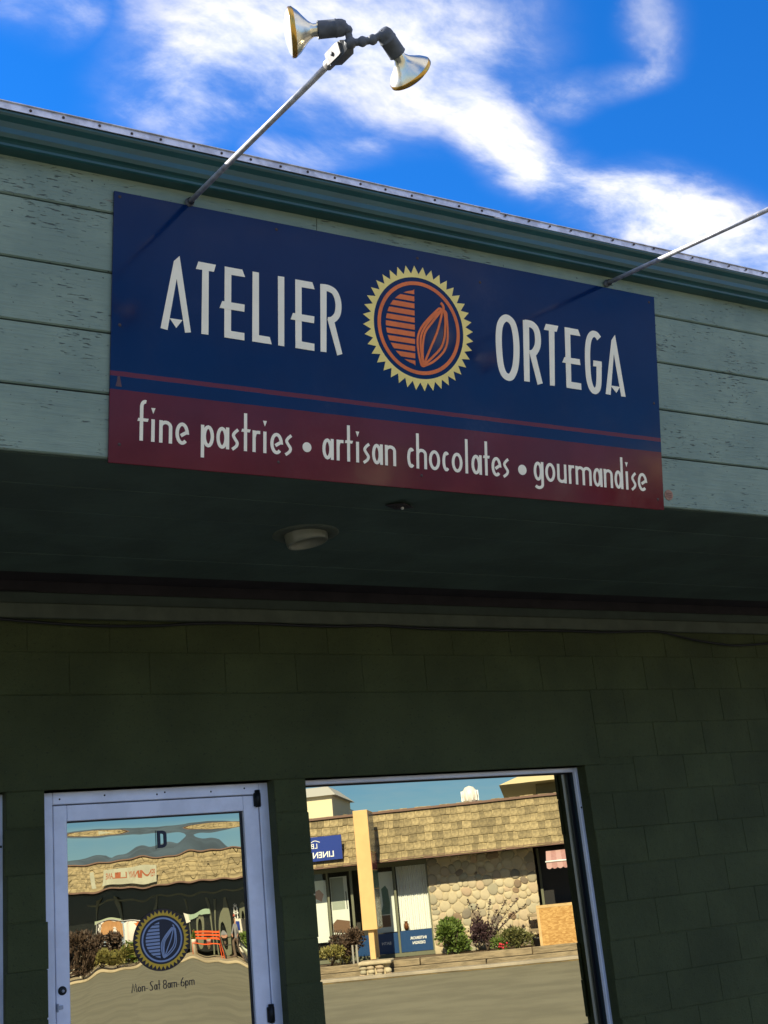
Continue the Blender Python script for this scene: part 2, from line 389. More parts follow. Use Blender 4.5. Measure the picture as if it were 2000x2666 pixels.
# ------------------------------------------------------------------ the shop
ZA, CH, BX = 2.13766, 0.2032, 0.3990          # course zero height, course height, block pitch
OV, ZS, BH, TL = 1.9299, 3.21096, 0.21484, 0.17256   # soffit depth, soffit height, board pitch, fascia lean
TH = math.atan(TL)
shop = empty('shop_building', (2.0, 0, 0), label='dark green concrete block shop with teal boarded fascia and deep soffit', cat='building')
def part(name, mb, mats, parent=shop):
    o = mb.build(name, mats, parent); o.location = (-2.0, 0, 0) if parent is shop else (0, 0, 0); return o
DX0, DX1, WX0, WX1, LX0, LX1 = 1.497, 2.643, 2.828, 4.642, -1.2, 1.319
OT = 2.303; WB = ZA-8*CH
bk = MB()                                             # the mortar bed behind the blocks, with the openings left free
for x0, x1, z0, z1 in ((-8, LX0, .12, 3.3), (LX1, DX0, .12, 3.3), (DX1, WX0, .12, 3.3), (WX1, 12, .12, 3.3), (LX0, LX1, OT, 3.3), (DX0, DX1, OT, 3.3), (WX0, WX1, OT, 3.3), (LX0, LX1, .12, WB), (WX0, WX1, .12, WB)):
    bk.box(x0+.004, x1-.004, .0035, .19, z0, z1)
part('mortar_bed', bk, M['block'])
JP = {0: 4.812, 1: 5.012}
mesh_cache = {}
def block(x0, x1, z0, z1):
    w, h = x1-x0, z1-z0; key = (round(w, 3), round(h, 3))
    if key not in mesh_cache:
        b = MB(); b.box(-w/2, w/2, 0, .03, -h/2, h/2, b=.0022); mesh_cache[key] = b.mesh('block', M['block'])
    link('block', mesh_cache[key], shop, ((x0+x1)/2-2.0, rnd.uniform(-.0006, .0006), (z0+z1)/2), (rnd.uniform(-.0015, .0015), 0, rnd.uniform(-.0015, .0015)))
LXE = 4.755
for k in range(-5, 10):
    ztop, zbot = ZA-k*CH, ZA-(k+1)*CH
    gt, gb = ((.0036, .0008) if k % 2 == 0 else (.0008, .0036)) if k >= -1 else (.0008, .0008)
    zt, zb = min(ztop-gt, 3.105), zbot+gb
    xs = [JP[k % 2]+BX*i for i in range(-16, 12)]
    spans = []
    if k in (-3, -2): spans = [(LXE+.003, 8.9)]
    elif k < -3: spans = [(.5, 8.9)]
    else:
        spans = [(LX1, DX0), (DX1, WX0), (WX1, 8.9)]
        if k >= 8: spans = [(.5, DX0), (DX1, 8.9)]
    for a, c in spans:
        cuts = [a]+[x for x in xs if a+.09 < x < c-.09]+[c]
        if a in (LX1, DX1) and k < 8: cuts = [a, c]
        for i in range(len(cuts)-1):
            p0, p1 = cuts[i], cuts[i+1]
            p0 += .0008 if i else (rnd.uniform(-.008, .008) if a in (LX1, DX1, WX1) else 0)
            p1 -= .0008 if i < len(cuts)-2 else (rnd.uniform(-.008, .008) if c in (DX0, WX0) else 0)
            t = zt
            if k == -1 and p1 < LXE: t = OT-.002
            if k == -1 and p0 < LXE < p1: t = OT-.002
            block(p0, p1, zb, t)
l = MB(); l.box(-8, LXE, -.001, .18, OT, ZA+3*CH-.003, b=.004); part('lintel_beam', l, M['block'])
for bx_ in ((8.9, 12, 0, .03, .12, 3.1), (-8, .5, 0, .03, ZA+3*CH, 3.1), (-8, LX0, 0, .03, .12, OT-.004)):
    l = MB(); l.box(*bx_); part('side_wall', l, M['block'])
l = MB(); l.box(-8, 12, .20, .24, .12, 3.4); l.box(-8, -7.9, .24, 9, .12, 4.2); l.box(11.9, 12, .24, 9, .12, 4.2); l.box(-8, 12, 8.9, 9, .12, 4.2); part('back_wall', l, M['block'])

# soffit, slot and trim at the head of the wall
ys = np.linspace(-OV+.03, -.45, 6)
for i in range(5):
    s = MB(); zo = rnd.uniform(-.0015, .0015)
    s.box(-8, 12, ys[i]+.0015, ys[i+1]-.0015, ZS+zo, ZS+.03, b=.003); part('soffit_board', s, M['soffit'])
s = MB(); s.box(-8, 12, -.47, -.001, ZS+.085, ZS+.11); s.box(-8, 12, -.449, -.44, ZS+.032, ZS+.085); s.box(-8, 12, -.006, 0, 3.24, ZS+.084); part('vent_slot', s, M['slot'])
s = MB(); s.box(-8, 12, -.014, 0, 3.183, 3.238, b=.003); part('upper_wall_trim', s, M['trim2'])
s = MB(); s.box(-8, 12, -.030, -.0005, 3.108, 3.1815, b=.004); part('lower_wall_trim', s, M['trim'])
l = MB(); l.add([(-8, -OV+.03, ZS+.031), (12, -OV+.03, ZS+.031), (12, 0, ZS+.031), (-8, 0, ZS+.031)], [(0, 1, 2, 3)])
# leaning fascia boards
def fas(z, out=0.0):                                   # point (y, z) on the fascia plane pushed outwards by out
    n = math.hypot(1, TL); return (-OV-TL*(z-ZS)-out/n, z-out*TL/n)
SEAM = hit_y(826, 590, -2.1)[0]
for k in range(5):
    z0, z1 = ZS+k*BH+(.005 if k else -.004), ZS+(k+1)*BH-(.002 if k < 4 else .004)
    for xa, xb in ([(-8, 12)] if k != 4 else [(-8, SEAM-.0015), (SEAM+.0015, 12)]):
        (ya, za), (yb, zb) = fas(z0), fas(z1); (yc, zc_), (yd, zd) = fas(z0, -.022), fas(z1, -.022)
        (ye, ze), (yf, zf) = fas(z0+.005, 0), fas(z0, -.005)
        f = MB(); pr = [(yf, zf), (ye, ze), (yb, zb), (yd, zd), (yc, zc_)]
        vs = [(xa, y, z) for y, z in pr]+[(xb, y, z) for y, z in pr]
        f.add(vs, [(i, 5+i, 5+(i+1) % 5, (i+1) % 5) for i in range(5)]+[(4, 3, 2, 1, 0), (5, 6, 7, 8, 9)])
        part('fascia_board', f, M['board'])
f = MB(); (ya, za), (yb, zb) = fas(ZS-.0, -.018), fas(ZS+5*BH-.004, -.018)
f.add([(-8, ya, za), (12, ya, za), (12, yb, zb), (-8, yb, zb)], [(0, 1, 2, 3)]); part('fascia_backing', f, M['gasket'])
# gutter: ogee profile run along the eave
GZ = 4.203; gy = fas(GZ)[0]
prof = [(0.0, .004), (.052, .0), (.058, .004), (.060, .012), (.066, .018), (.078, .022), (.086, .034), (.089, .052), (.097, .070), (.112, .083), (.117, .090), (.117, .098), (.111, .101), (.106, .098), (.106, .094)]
def run(prof, x0, x1, sm, mats, name, y0, z0, nx=2):
    f = MB(); n = len(prof); xs = np.linspace(x0, x1, nx)
    vs = [(x, y0-d, z0+h) for x in xs for d, h in prof]
    f.add(vs, [(j*n+i, j*n+i+1, (j+1)*n+i+1, (j+1)*n+i) for j in range(nx-1) for i in range(n-1)], sm)
    return part(name, f, mats)
run(prof, -8, 12, False, M['gutter'], 'gutter', gy, GZ)
RZ0, RZ1, RY = GZ+.103, GZ+.129, gy-.119
SPL = hit_y(1288, 566, RY)[0]
for xa, xb, dz, dy in ((-8, SPL+.03, .0, .0), (SPL, 12, -.0035, .003)):
    e_ = MB(); e_.box(xa, xb, RY+dy, RY+.004+dy, RZ0+dz, RZ1+dz); e_.box(xa, xb, RY-.004+dy, RY+dy-.0002, RZ0+dz-.003, RZ0+dz+.002)
    e_.box(xa, xb, RY+dy-.006, RY+dy+.03, RZ1+dz+.0005, RZ1+dz+.003); part('roof_edge_strip', e_, M['galv'])
e_ = MB(); e_.add([(-8, RY+.01, RZ1-.002), (12, RY+.01, RZ1-.002), (12, 9, RZ1+.35), (-8, 9, RZ1+.35)], [(0, 1, 2, 3)]); part('roof', e_, M['roofmetal'])
sc = MB(); sc.ball((0, 0, 0), (.0052, .0036, .0052), 8, 4); scm = sc.mesh('screw', M['screw'])
x = .45
while x < 6.2:
    link('screw', scm, shop, (x-2.0+rnd.uniform(-.006, .006), RY-.0015, (RZ0+RZ1)/2+rnd.uniform(-.002, .003))); x += .1145

# recessed eyeball lamp in the soffit
fx = MB(); _q = CAM+ray(796, 1390)*((ZS-CAM[2])/ray(796, 1390)[2]); LPOS = np.array([_q[0], _q[1], ZS])
def on_soffit(px, py, z=ZS):
    d = ray(px, py); return CAM+d*((z-CAM[2])/d[2])
lp = empty('eyeball_downlight', tuple(LPOS), label='pale green eyeball downlight set into the dark soffit', cat='lamp')
b_ = MB(); b_.lathe([(.092, .0), (.096, -.006), (.138, -.007), (.145, -.002), (.145, .0)], (0, 0, 0), (0, 0, 1), 40); b_.build('trim_ring', M['trim'], lp)
b_ = MB(); ax = (.14, -.04, -1)
b_.lathe([(.094, -.06), (.094, -.01), (.093, .020), (.090, .040), (.086, .046), (.082, .042), (.078, .0)], (0, 0, .0), ax, 36); b_.build('eyeball_shade', mat('dull green enamel', (.17, .175, .13), .3), lp)
b_ = MB(); b_.lathe([(.001, .0), (.075, .0)], (.0, 0, .0), ax, 28); b_.build('lamp_recess', M['gasket'], lp)
# small cover plate hanging from the soffit
cp = on_soffit(1040, 1312)
pl = empty('soffit_cover_plate', tuple(cp), label='small dark cover plate hanging loose from the soffit behind the sign', cat='plate')
b_ = MB(); b_.box(-.048, .048, -.042, .042, -.012, -.008, b=.001); o = b_.build('plate', M['slot'], pl); o.rotation_euler = (R(7), R(-3), R(35))
b_ = MB(); b_.tube([(0, 0, .0), (0, 0, -.02)], .012, 10); b_.build('stem', M['slot'], pl)
b_ = MB(); b_.ball((.006, -.01, -.021), .007, 8, 6); b_.build('screw_head', M['white'], pl)

# cable slung along the head of the wall
cpx = [(-60, 1608)]+[(q[0]/3.318, 1440+q[1]/3.318) for q in ((0, 568), (330, 597), (720, 622), (1040, 630), (1400, 625), (1659, 610))]
cpx += [(600, 1622)]+[(700+q[0]*.3617, 1440+q[1]*.3617) for q in ((0, 510), (250, 522), (500, 527), (800, 521), (1000, 535), (1200, 545), (1659, 555))]
cpx += [(1400, 1641)]+[(1500+q[0]/3.318, 1440+q[1]/3.318) for q in ((0, 675), (250, 683), (600, 675), (750, 683), (1000, 745), (1250, 785), (1400, 797), (1659, 780))]+[(2060, 1668), (2140, 1660)]
c_ = MB(); c_.tube(smooth_path([hit_y(a, b, -.037) for a, b in cpx], 4), .0075, 6)
tag(c_.build('wall_cable', M['cable']), 'thin black cable sagging along the head of the block wall', 'cable')
q0 = [hit_y(a, b, -.0075) for a, b in ((-30, 1537), (20, 1538.5), (60, 1539), (95, 1542))]
c_ = MB(); c_.tube(smooth_path(q0, 4), .005, 6)
tag(c_.build('cable_end', M['cable']), 'short loose black cable end above the wall trim', 'cable')

# small round sticker on the fascia
def fascia_pt(px, py, out=0.0):
    nn = np.array([0, -1, -TL])/math.hypot(1, TL); P = np.array([0, -OV, ZS])+nn*out; d = ray(px, py)
    return CAM+d*(((P-CAM)@nn)/(d@nn))
sp = fascia_pt(1741, 1289, .0005)
st = empty('round_sticker', tuple(sp), (TH, 0, 0), label='small round orange sticker beside the lower corner of the shop sign', cat='sticker')
b_ = MB(); b_.lathe([(.0001, .002), (.0235, .002), (.024, .0)], (0, 0, 0), (0, -1, 0), 28, sm=False); b_.build('disc', mat('faded orange sticker', (.33, .17, .10), .6, var=.2, vscale=60), st)
b_ = MB()
for i in range(3): b_.box(-.015, .015, -.0032, -.0022, -.0105+i*.008, -.0075+i*.008)
b_.build('printed_line', mat('sticker print', (.16, .07, .05), .6), st)

# ------------------------------------------------------------------ the shop sign
SX0, SX1, SZT, SZB = 1.22469, 3.72591, 4.15273, 3.19045
SO = 0.012
_n = math.hypot(1, TL); SUP = np.array([0, -TL, 1])/_n; SOUT = np.array([0, -1, -TL])/_n
def plane_pt(x, z, out):                               # on the fascia plane at height z, pushed out along its normal
    return np.array([x, -OV-TL*(z-ZS), z])+SOUT*out
SORG = plane_pt(SX0, SZB, SO)
SW, SH = SX1-SX0, (SZT-SZB)*_n
def sg(px, py):                                        # photo pixel -> sign coordinates
    P = fascia_pt(px, py, SO)-SORG; return np.array([P[0], P@SUP])
sign = empty('shop_sign', tuple(SORG), (TH, 0, 0), label='long navy and burgundy shop sign with cream deco lettering and sun emblem', cat='sign')
m_, blue, red, zz, nb, pp, tt = mat_panel()
tb = np.mean([sg(288, 1011)[1], sg(1720, 1178)[1]]); t0 = np.mean([sg(289, 974)[1], sg(1718, 1152)[1]]); t1 = np.mean([sg(289, 963)[1], sg(1717, 1141)[1]])
is_red = nb.m('LESS_THAN', zz, tb)
is_st = nb.m('MULTIPLY', nb.m('GREATER_THAN', zz, t0), nb.m('LESS_THAN', zz, t1))
stripe = nb.mix(is_st, blue, (0.14, 0.020, 0.032, 1))
oc = nb.n('ShaderNodeTexCoord').outputs['Object']
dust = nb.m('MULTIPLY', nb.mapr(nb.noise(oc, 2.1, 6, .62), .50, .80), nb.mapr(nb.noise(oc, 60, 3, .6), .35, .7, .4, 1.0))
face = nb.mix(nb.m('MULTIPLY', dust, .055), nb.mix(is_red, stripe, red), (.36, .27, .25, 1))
scuff = nb.mapr(nb.noise(oc, 34, 2, .5), .80, .83, 0, .35)
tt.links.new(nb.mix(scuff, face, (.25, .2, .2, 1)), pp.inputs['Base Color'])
oc = nb.n('ShaderNodeTexCoord').outputs['Object']
tt.links.new(nb.mapr(nb.noise(oc, 5, 5, .6), .3, .75, .06, .16), pp.inputs['Roughness'])
bn = nb.n('ShaderNodeBump'); bn.inputs['Distance'].default_value = .0025; bn.inputs['Strength'].default_value = .35
tt.links.new(nb.noise(oc, 2.6, 2, .5), bn.inputs['Height']); tt.links.new(bn.outputs[0], pp.inputs['Normal'])
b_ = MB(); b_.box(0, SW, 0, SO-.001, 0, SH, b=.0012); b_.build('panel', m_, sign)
LH = .0012
def poly_letter(polys, zoff, zs_, name='letter', m=M['cream']):
    b = MB()
    for i, po in enumerate(polys): b.prism([sg(zoff[0]+x*zs_, zoff[1]+y*zs_) for x, y in po], LH+.0004*i)
    b.build(name, m, sign)
def spx(pts, zoff, zs_): return [sg(zoff[0]+x*zs_, zoff[1]+y*zs_) for x, y in pts]
Z4, S4 = (280, 480), .434
poly_letter([[(432, 430), (500, 888), (465, 890), (415, 565), (360, 874), (318, 862), (398, 460)], [(373, 803), (450, 815), (412, 862)]], Z4, S4)
poly_letter([[(545, 463), (650, 483), (638, 525), (530, 507)], [(568, 511), (607, 517), (605, 903), (563, 897)]], Z4, S4)
poly_letter([[(703, 493), (743, 500), (740, 925), (700, 918)], [(703, 493), (808, 512), (825, 557), (703, 537)], [(688, 700), (822, 722), (820, 765), (672, 741)], [(702, 874), (820, 893), (820, 937), (700, 918)]], Z4, S4)
poly_letter([[(870, 523), (908, 530), (908, 905), (973, 916), (985, 960), (868, 942)]], Z4, S4)
poly_letter([[(1022, 550), (1060, 556), (1060, 972), (1024, 966)]], Z4, S4)
poly_letter([[(1126, 570), (1164, 577), (1165, 988), (1127, 982)], [(1126, 570), (1228, 588), (1242, 630), (1126, 611)], [(1112, 772), (1240, 793), (1238, 834), (1098, 810)], [(1127, 937), (1240, 957), (1240, 1000), (1127, 982)]], Z4, S4)
def wid(p, q, zoff, zs_):
    a, b = spx([p, q], zoff, zs_); return float(np.linalg.norm(a-b))
w_up = wid((1276, 700), (1314, 706), Z4, S4)
b = MB(); b.prism(spx([(1276, 597), (1314, 603), (1313, 1007), (1278, 1003)], Z4, S4), LH)
b.ribbon(smooth_path(spx([(1285, 617), (1325, 624), (1360, 646), (1380, 690), (1385, 740), (1376, 785), (1350, 812), (1325, 817)], Z4, S4), 5), w_up*.95, LH+.0004)
b.prism(spx([(1318, 806), (1358, 818), (1408, 1018), (1378, 1027)], Z4, S4), LH+.0008); b.build('letter', M['cream'], sign)
Z5, S5 = (900, 650), .5124
w5 = wid((900, 450), (930, 455), Z5, S5)
b = MB(); b.ribbon(smooth_path(spx([(825, 350), (850, 378), (864, 440), (868, 520), (862, 595), (845, 640), (826, 648), (803, 630), (787, 580), (779, 500), (778, 430), (785, 380), (803, 352)], Z5, S5), 5, True), w5, LH, closed=True); b.build('letter', M['cream'], sign)
b = MB(); b.prism(spx([(900, 357), (931, 362), (935, 672), (907, 668)], Z5, S5), LH)
b.ribbon(smooth_path(spx([(910, 373), (945, 381), (967, 405), (976, 445), (974, 490), (957, 522), (938, 530)], Z5, S5), 5), w5, LH+.0004)
b.prism(spx([(933, 522), (963, 527), (1000, 680), (975, 687)], Z5, S5), LH+.0008); b.build('letter', M['cream'], sign)
poly_letter([[(1017, 377), (1080, 388), (1072, 418), (1007, 407)], [(1032, 411), (1060, 415), (1062, 692), (1038, 690)]], Z5, S5)
poly_letter([[(1112, 394), (1140, 398), (1147, 705), (1122, 702)], [(1112, 394), (1180, 406), (1192, 440), (1114, 427)], [(1111, 546), (1188, 557), (1192, 587), (1100, 573)], [(1120, 668), (1195, 680), (1197, 713), (1122, 702)]], Z5, S5)
b = MB(); b.ribbon(smooth_path(spx([(1287, 452), (1272, 432), (1252, 430), (1236, 456), (1229, 510), (1230, 590), (1236, 660), (1250, 705), (1268, 718), (1283, 700), (1287, 650), (1287, 572)], Z5, S5), 5), w5*.93, LH)
b.prism(spx([(1258, 563), (1300, 569), (1301, 598), (1257, 592)], Z5, S5), LH+.0004); b.build('letter', M['cream'], sign)
poly_letter([[(1368, 433), (1422, 748), (1400, 746), (1362, 528), (1346, 738), (1321, 733), (1350, 460)], [(1345, 690), (1393, 698), (1375, 728)]], Z5, S5)

# stroke lettering
def arc(cx, cy, rx, ry, a0, a1, n=18): return [(cx+rx*math.cos(R(a0+(a1-a0)*i/n)), cy+ry*math.sin(R(a0+(a1-a0)*i/n))) for i in range(n+1)]
def glyph(ch, W, h, t):
    """strokes (points, width factor, closed) and polygons in metres; x from 0 to W, baseline 0, x-height h"""
    r = t/2; st = []; po = []; full = lambda: (arc(W/2, h/2, W/2-r, h/2-r, 0, 342, 19), 1, True)
    stem = lambda x, a, b: po.append([(x-r, a), (x+r, a), (x+r, b), (x-r, b)])
    arch = lambda x0, x1: [(x0, .70*h)]+arc((x0+x1)/2, .72*h, (x1-x0)/2, .28*h-r, 170, 0, 10)+[(x1, 0)]
    if ch == 'o': st.append(full())
    elif ch == 'a': st.append((arc((W-r)/2, h/2, (W-r)/2-r, h/2-r, 0, 342, 19), 1, True)); stem(W-r, 0, h)
    elif ch == 'p': st.append((arc(W/2+r/2, h/2, (W-r)/2-r, h/2-r, 0, 342, 19), 1, True)); stem(r, -.48*h, h)
    elif ch == 'd': st.append((arc((W-r)/2, h/2, (W-r)/2-r, h/2-r, 0, 342, 19), 1, True)); stem(W-r, 0, 1.75*h)
    elif ch == 'g':
        st.append((arc((W-r)/2, h/2, (W-r)/2-r, h/2-r, 0, 342, 19), 1, True))
        st.append(([(W-r, h), (W-r, -.18*h)]+arc(W*.5, -.18*h, W*.5-r, .26*h-r, 0, -150, 9), 1, False))
    elif ch == 'c': st.append((arc(W/2+r*.4, h/2, W/2-r, h/2-r, 52, 308), 1, False))
    elif ch == 'e': st.append((arc(W/2, h/2, W/2-r, h/2-r, -48, -352, 22)+[(W*.80, h*.56), (W*.40, h*.40)], 1, False))
    elif ch == 'n': stem(r, 0, h); st.append((arch(r, W-r), 1, False))
    elif ch == 'h': stem(r, 0, 1.75*h); st.append((arch(r, W-r), 1, False))
    elif ch == 'm': stem(r, 0, h); st.append((arch(r, W/2), 1, False)); st.append((arch(W/2, W-r), 1, False))
    elif ch == 'u': stem(W-r, 0, h); st.append(([(r, h), (r, .3*h)]+arc(W/2, .28*h, W/2-r, .28*h-r, 180, 350, 10), 1, False))
    elif ch == 'r': stem(r, 0, h); st.append((smooth_path([(r, .66*h), (.42*W, .90*h), (W, .93*h)], 5), .95, False))
    elif ch == 's': st.append((smooth_path([(W*.93, h*.95), (W*.45, h*.80), (W*.25, h*.66), (W*.50, h*.50), (W*.80, h*.34), (W*.66, h*.18), (W*.08, h*.02)], 4), .92, False))
    elif ch == 'i': stem(W/2, 0, h); po.append([(W/2, 1.24*h), (W/2+t*.62, 1.50*h), (W/2-t*.62, 1.50*h)])
    elif ch == 'l': stem(W/2, 0, 1.75*h)
    elif ch == 't': stem(W*.46, 0, 1.75*h); po.append([(W*.02, .88*h), (W*.90, .88*h), (W, 1.02*h), (W*.10, 1.02*h)])
    elif ch == 'f': st.append(([(W*.36, 0), (W*.36, 1.50*h)]+arc(W*.68, 1.50*h, W*.32, .32*h-r, 180, 75, 7), 1, False)); po.append([(0, .86*h), (W*.92, .86*h), (W, 1.0*h), (W*.08, 1.0*h)])
    elif ch == '*': po.append(arc(W/2, h*.48, W/2, W/2*1.02, 0, 350, 23))
    elif ch == '-': po.append([(0, .42*h), (W, .42*h), (W, .42*h+t), (0, .42*h+t)])
    elif ch == 'M': st.append(([(0, 0), (.25*W, 1.6*h), (.5*W, .25*h), (.78*W, 1.6*h), (W, 0)], 1, False))
    elif ch == 'S': st.append((smooth_path([(W, 1.5*h), (.6*W, 1.62*h), (.2*W, 1.4*h), (.35*W, 1.05*h), (.75*W, .6*h), (.7*W, .15*h), (.3*W, 0), (0, .2*h)], 4), 1, False))
    elif ch == '8': st.append((arc(W/2, 1.2*h, W*.40, .38*h, 0, 342, 19), 1, True)); st.append((arc(W/2, .42*h, W*.5-r, .42*h, 0, 342, 19), 1, True))
    elif ch == '6': st.append((arc(W/2, .42*h, W/2-r, .42*h, 0, 342, 19), 1, True)); st.append((smooth_path([(r, .45*h), (.18*W, 1.0*h), (W*.75, 1.65*h)], 4), 1, False))
    return st, po
def write_glyph(mb, ch, x0, base, W, h, t, lh):
    st, po = glyph(ch, W, h, t); i = 0
    for q in po: mb.prism([(x0+a, base(x0+a)+b) for a, b in q], lh+.0003*i); i += 1
    for pts, wf, cl in st: mb.ribbon([(x0+p[0], base(x0+p[0])+p[1]) for p in pts], t*wf, lh+.0003*i, closed=cl); i += 1
LINES = [((340, 1020), .2652, [('f', 65, 175), ('i', 198, 240), ('n', 280, 408), ('e', 440, 572), ('p', 690, 818), ('a', 842, 968), ('s', 992, 1060), ('t', 1085, 1178), ('r', 1197, 1272), ('i', 1300, 1336), ('e', 1372, 1495), ('s', 1515, 1583)], (220, 488), (1320, 605), (220, 270)),
         ((780, 1080), .3496, [('*', 22, 88), ('a', 170, 254), ('r', 276, 327), ('t', 337, 398), ('i', 420, 444), ('s', 473, 522), ('a', 540, 620), ('n', 636, 718), ('c', 798, 857), ('h', 870, 948), ('o', 964, 1046), ('c', 1060, 1117), ('o', 1134, 1213), ('l', 1233, 1256), ('a', 1280, 1357), ('t', 1367, 1418), ('e', 1430, 1502), ('s', 1515, 1558), ('*', 1628, 1690)], (432, 355), (1245, 438), (432, 203)),
         ((1340, 1150), .2411, [('g', 207, 312), ('o', 332, 438), ('u', 460, 560), ('r', 585, 645), ('m', 660, 830), ('a', 850, 948), ('n', 965, 1060), ('d', 1080, 1172), ('i', 1195, 1233), ('s', 1260, 1312), ('e', 1332, 1430)], (602, 455), (1214, 515), (1214, 320))]
bz = []
for zo, zsc, gl, p0, p1, tp in LINES:
    bz += [sg(zo[0]+p0[0]*zsc, zo[1]+p0[1]*zsc), sg(zo[0]+p1[0]*zsc, zo[1]+p1[1]*zsc)]
bz = np.array(bz); kb, cb = np.polyfit(bz[:, 0], bz[:, 1], 1)
XH = np.mean([sg(zo[0]+tp[0]*zsc, zo[1]+tp[1]*zsc)[1]-(kb*sg(zo[0]+tp[0]*zsc, zo[1]+tp[1]*zsc)[0]+cb) for zo, zsc, gl, p0, p1, tp in LINES])
ST = XH*.155
for zo, zsc, gl, p0, p1, tp in LINES:
    mid = (p0[1]-110*.9)
    for ch, a, c in gl:
        yy = p0[1]+(p1[1]-p0[1])*((a+c)/2-p0[0])/(p1[0]-p0[0])-60
        A = sg(zo[0]+a*zsc, zo[1]+yy*zsc)[0]; C_ = sg(zo[0]+c*zsc, zo[1]+yy*zsc)[0]
        b = MB(); write_glyph(b, ch, A, lambda x: kb*x+cb, C_-A, XH, ST if ch != 'i' else min(ST, C_-A), LH)
        b.build('bullet_dot' if ch == '*' else 'letter', M['cream'], sign)

# sun emblem, also used for the door decal
EZ, ES = (940, 660), .18686
def epx(x, y): return sg(EZ[0]+x*ES, EZ[1]+y*ES)
_pts = np.array([epx(*q) for q in ((685, 145), (930, 1940), (38, 908), (1550, 1168), (1230, 398), (275, 1582))])
EC = np.array([(_pts[2][0]+_pts[3][0])/2, (_pts[0][1]+_pts[1][1])/2])
ER = ((_pts[3][0]-_pts[2][0])/2+(_pts[0][1]-_pts[1][1])/2)/2
def e_norm(x, y): q = epx(x, y)-EC; return (q[0]/ER, q[1]/ER)
POD = [([(1125, 780), (1090, 767), (1050, 800), (930, 920), (850, 1020), (802, 1120), (787, 1230), (802, 1380), (835, 1535), (862, 1568), (900, 1558), (1000, 1512), (1100, 1428), (1168, 1340), (1203, 1220), (1206, 1050), (1195, 900), (1188, 835), (1160, 797)], True),
       ([(1122, 785), (1010, 880), (900, 1010), (842, 1130), (828, 1250), (842, 1400), (862, 1556)], False), ([(1128, 785), (990, 960), (902, 1080), (868, 1200), (857, 1350), (864, 1556)], False),
       ([(1135, 785), (1100, 950), (1050, 1120), (962, 1330), (872, 1552)], False), ([(1148, 790), (1170, 900), (1170, 1050), (1156, 1190), (1108, 1320), (1000, 1440), (875, 1556)], False),
       ([(1148, 792), (1140, 732), (1108, 690)], False)]
PODN = [([e_norm(*q) for q in pts], cl) for pts, cl in POD]
def emblem(parent, C, Rr, lh, mstar, mline, rim=None, base=None):
    sc = lambda r, a: (C[0]+Rr*r*math.cos(a), C[1]+Rr*r*math.sin(a)); N = 40; off = lh
    if base: b = MB(); b.prism([sc(1.035, 2*math.pi*i/96) for i in range(96)], off); b.build('decal_disc', base, parent); off += .0006
    b = MB(); a0 = math.pi/2+R(4.4); vs = []; F = []
    for i in range(N):
        a = a0-2*math.pi*i/N; vs += [sc(1.0, a), sc(.868, a-math.pi/N), sc(.812, a), sc(.812, a-math.pi/N)]
    V3 = [(x, -off, z) for x, z in vs]+[(x, 0, z) for x, z in vs]; n4 = 4*N
    for i in range(N):
        p, v, ip, iv = 4*i, 4*i+1, 4*i+2, 4*i+3; pn, ipn = (4*i+4) % n4, (4*i+6) % n4
        F += [(p, ip, iv, v), (v, iv, ipn, pn), (p, v, n4+v, n4+p), (v, pn, n4+pn, n4+v)]
    b.add(V3, F); b.build('sun_ray_ring', mstar, parent)
    b = MB(); b.ribbon([sc(.717, 2*math.pi*i/80) for i in range(80)], Rr*.058, off, closed=True); b.build('ring', mline, parent)
    xr, rd, per, bh = -.085, .60, .1142, .079
    for i in range(11):
        zc_ = (5-i)*per; z0, z1 = zc_-bh/2, zc_+bh/2; pts = []
        for k in range(5):
            z = z0+(z1-z0)*k/4; pts.append((xr-.0-(math.sqrt(max(rd*rd-z*z, 0))+xr if math.sqrt(max(rd*rd-z*z, 0)) > -xr else .005), z))
        po = [(xr, z0)]+pts+[(xr, z1)]
        b = MB(); b.prism([(C[0]+Rr*x, C[1]+Rr*z) for x, z in po], off); b.build('stripe', mline, parent)
    for j, (pts, cl) in enumerate(PODN):
        b = MB(); b.ribbon([(C[0]+Rr*q[0], C[1]+Rr*q[1]) for q in smooth_path(pts, 5, cl)], Rr*(.036 if j != 5 else .042), off+.0003*j, closed=cl); b.build('pod_outline' if j == 0 else ('pod_stem' if j == 5 else 'pod_rib'), mline, parent)
emblem(sign, EC, ER, LH, M['yellow'], M['orange'])
sc = MB(); sc.lathe([(.0001, .0022), (.0048, .0018), (.006, 0)], (0, 0, 0), (0, -1, 0), 10); scm2 = sc.mesh('screw', M['screw'])
for px, py in ((312, 512), (312, 846), (311, 1157), (720, 597), (1087, 672), (1250, 735), (1690, 787), (1703, 1050), (1713, 1300), (725, 1203), (1098, 1238)):
    q = sg(px, py); link('screw', scm2, sign, (q[0], 0, q[1]))
b_ = MB(); b_.prism(spx([(60, 1150), (74, 1150), (78, 1175), (86, 1215), (48, 1210), (58, 1175)], Z4, S4), .0005); b_.build('paint_drip', mat('dried paint drip', (.085, .03, .035), .5), sign)

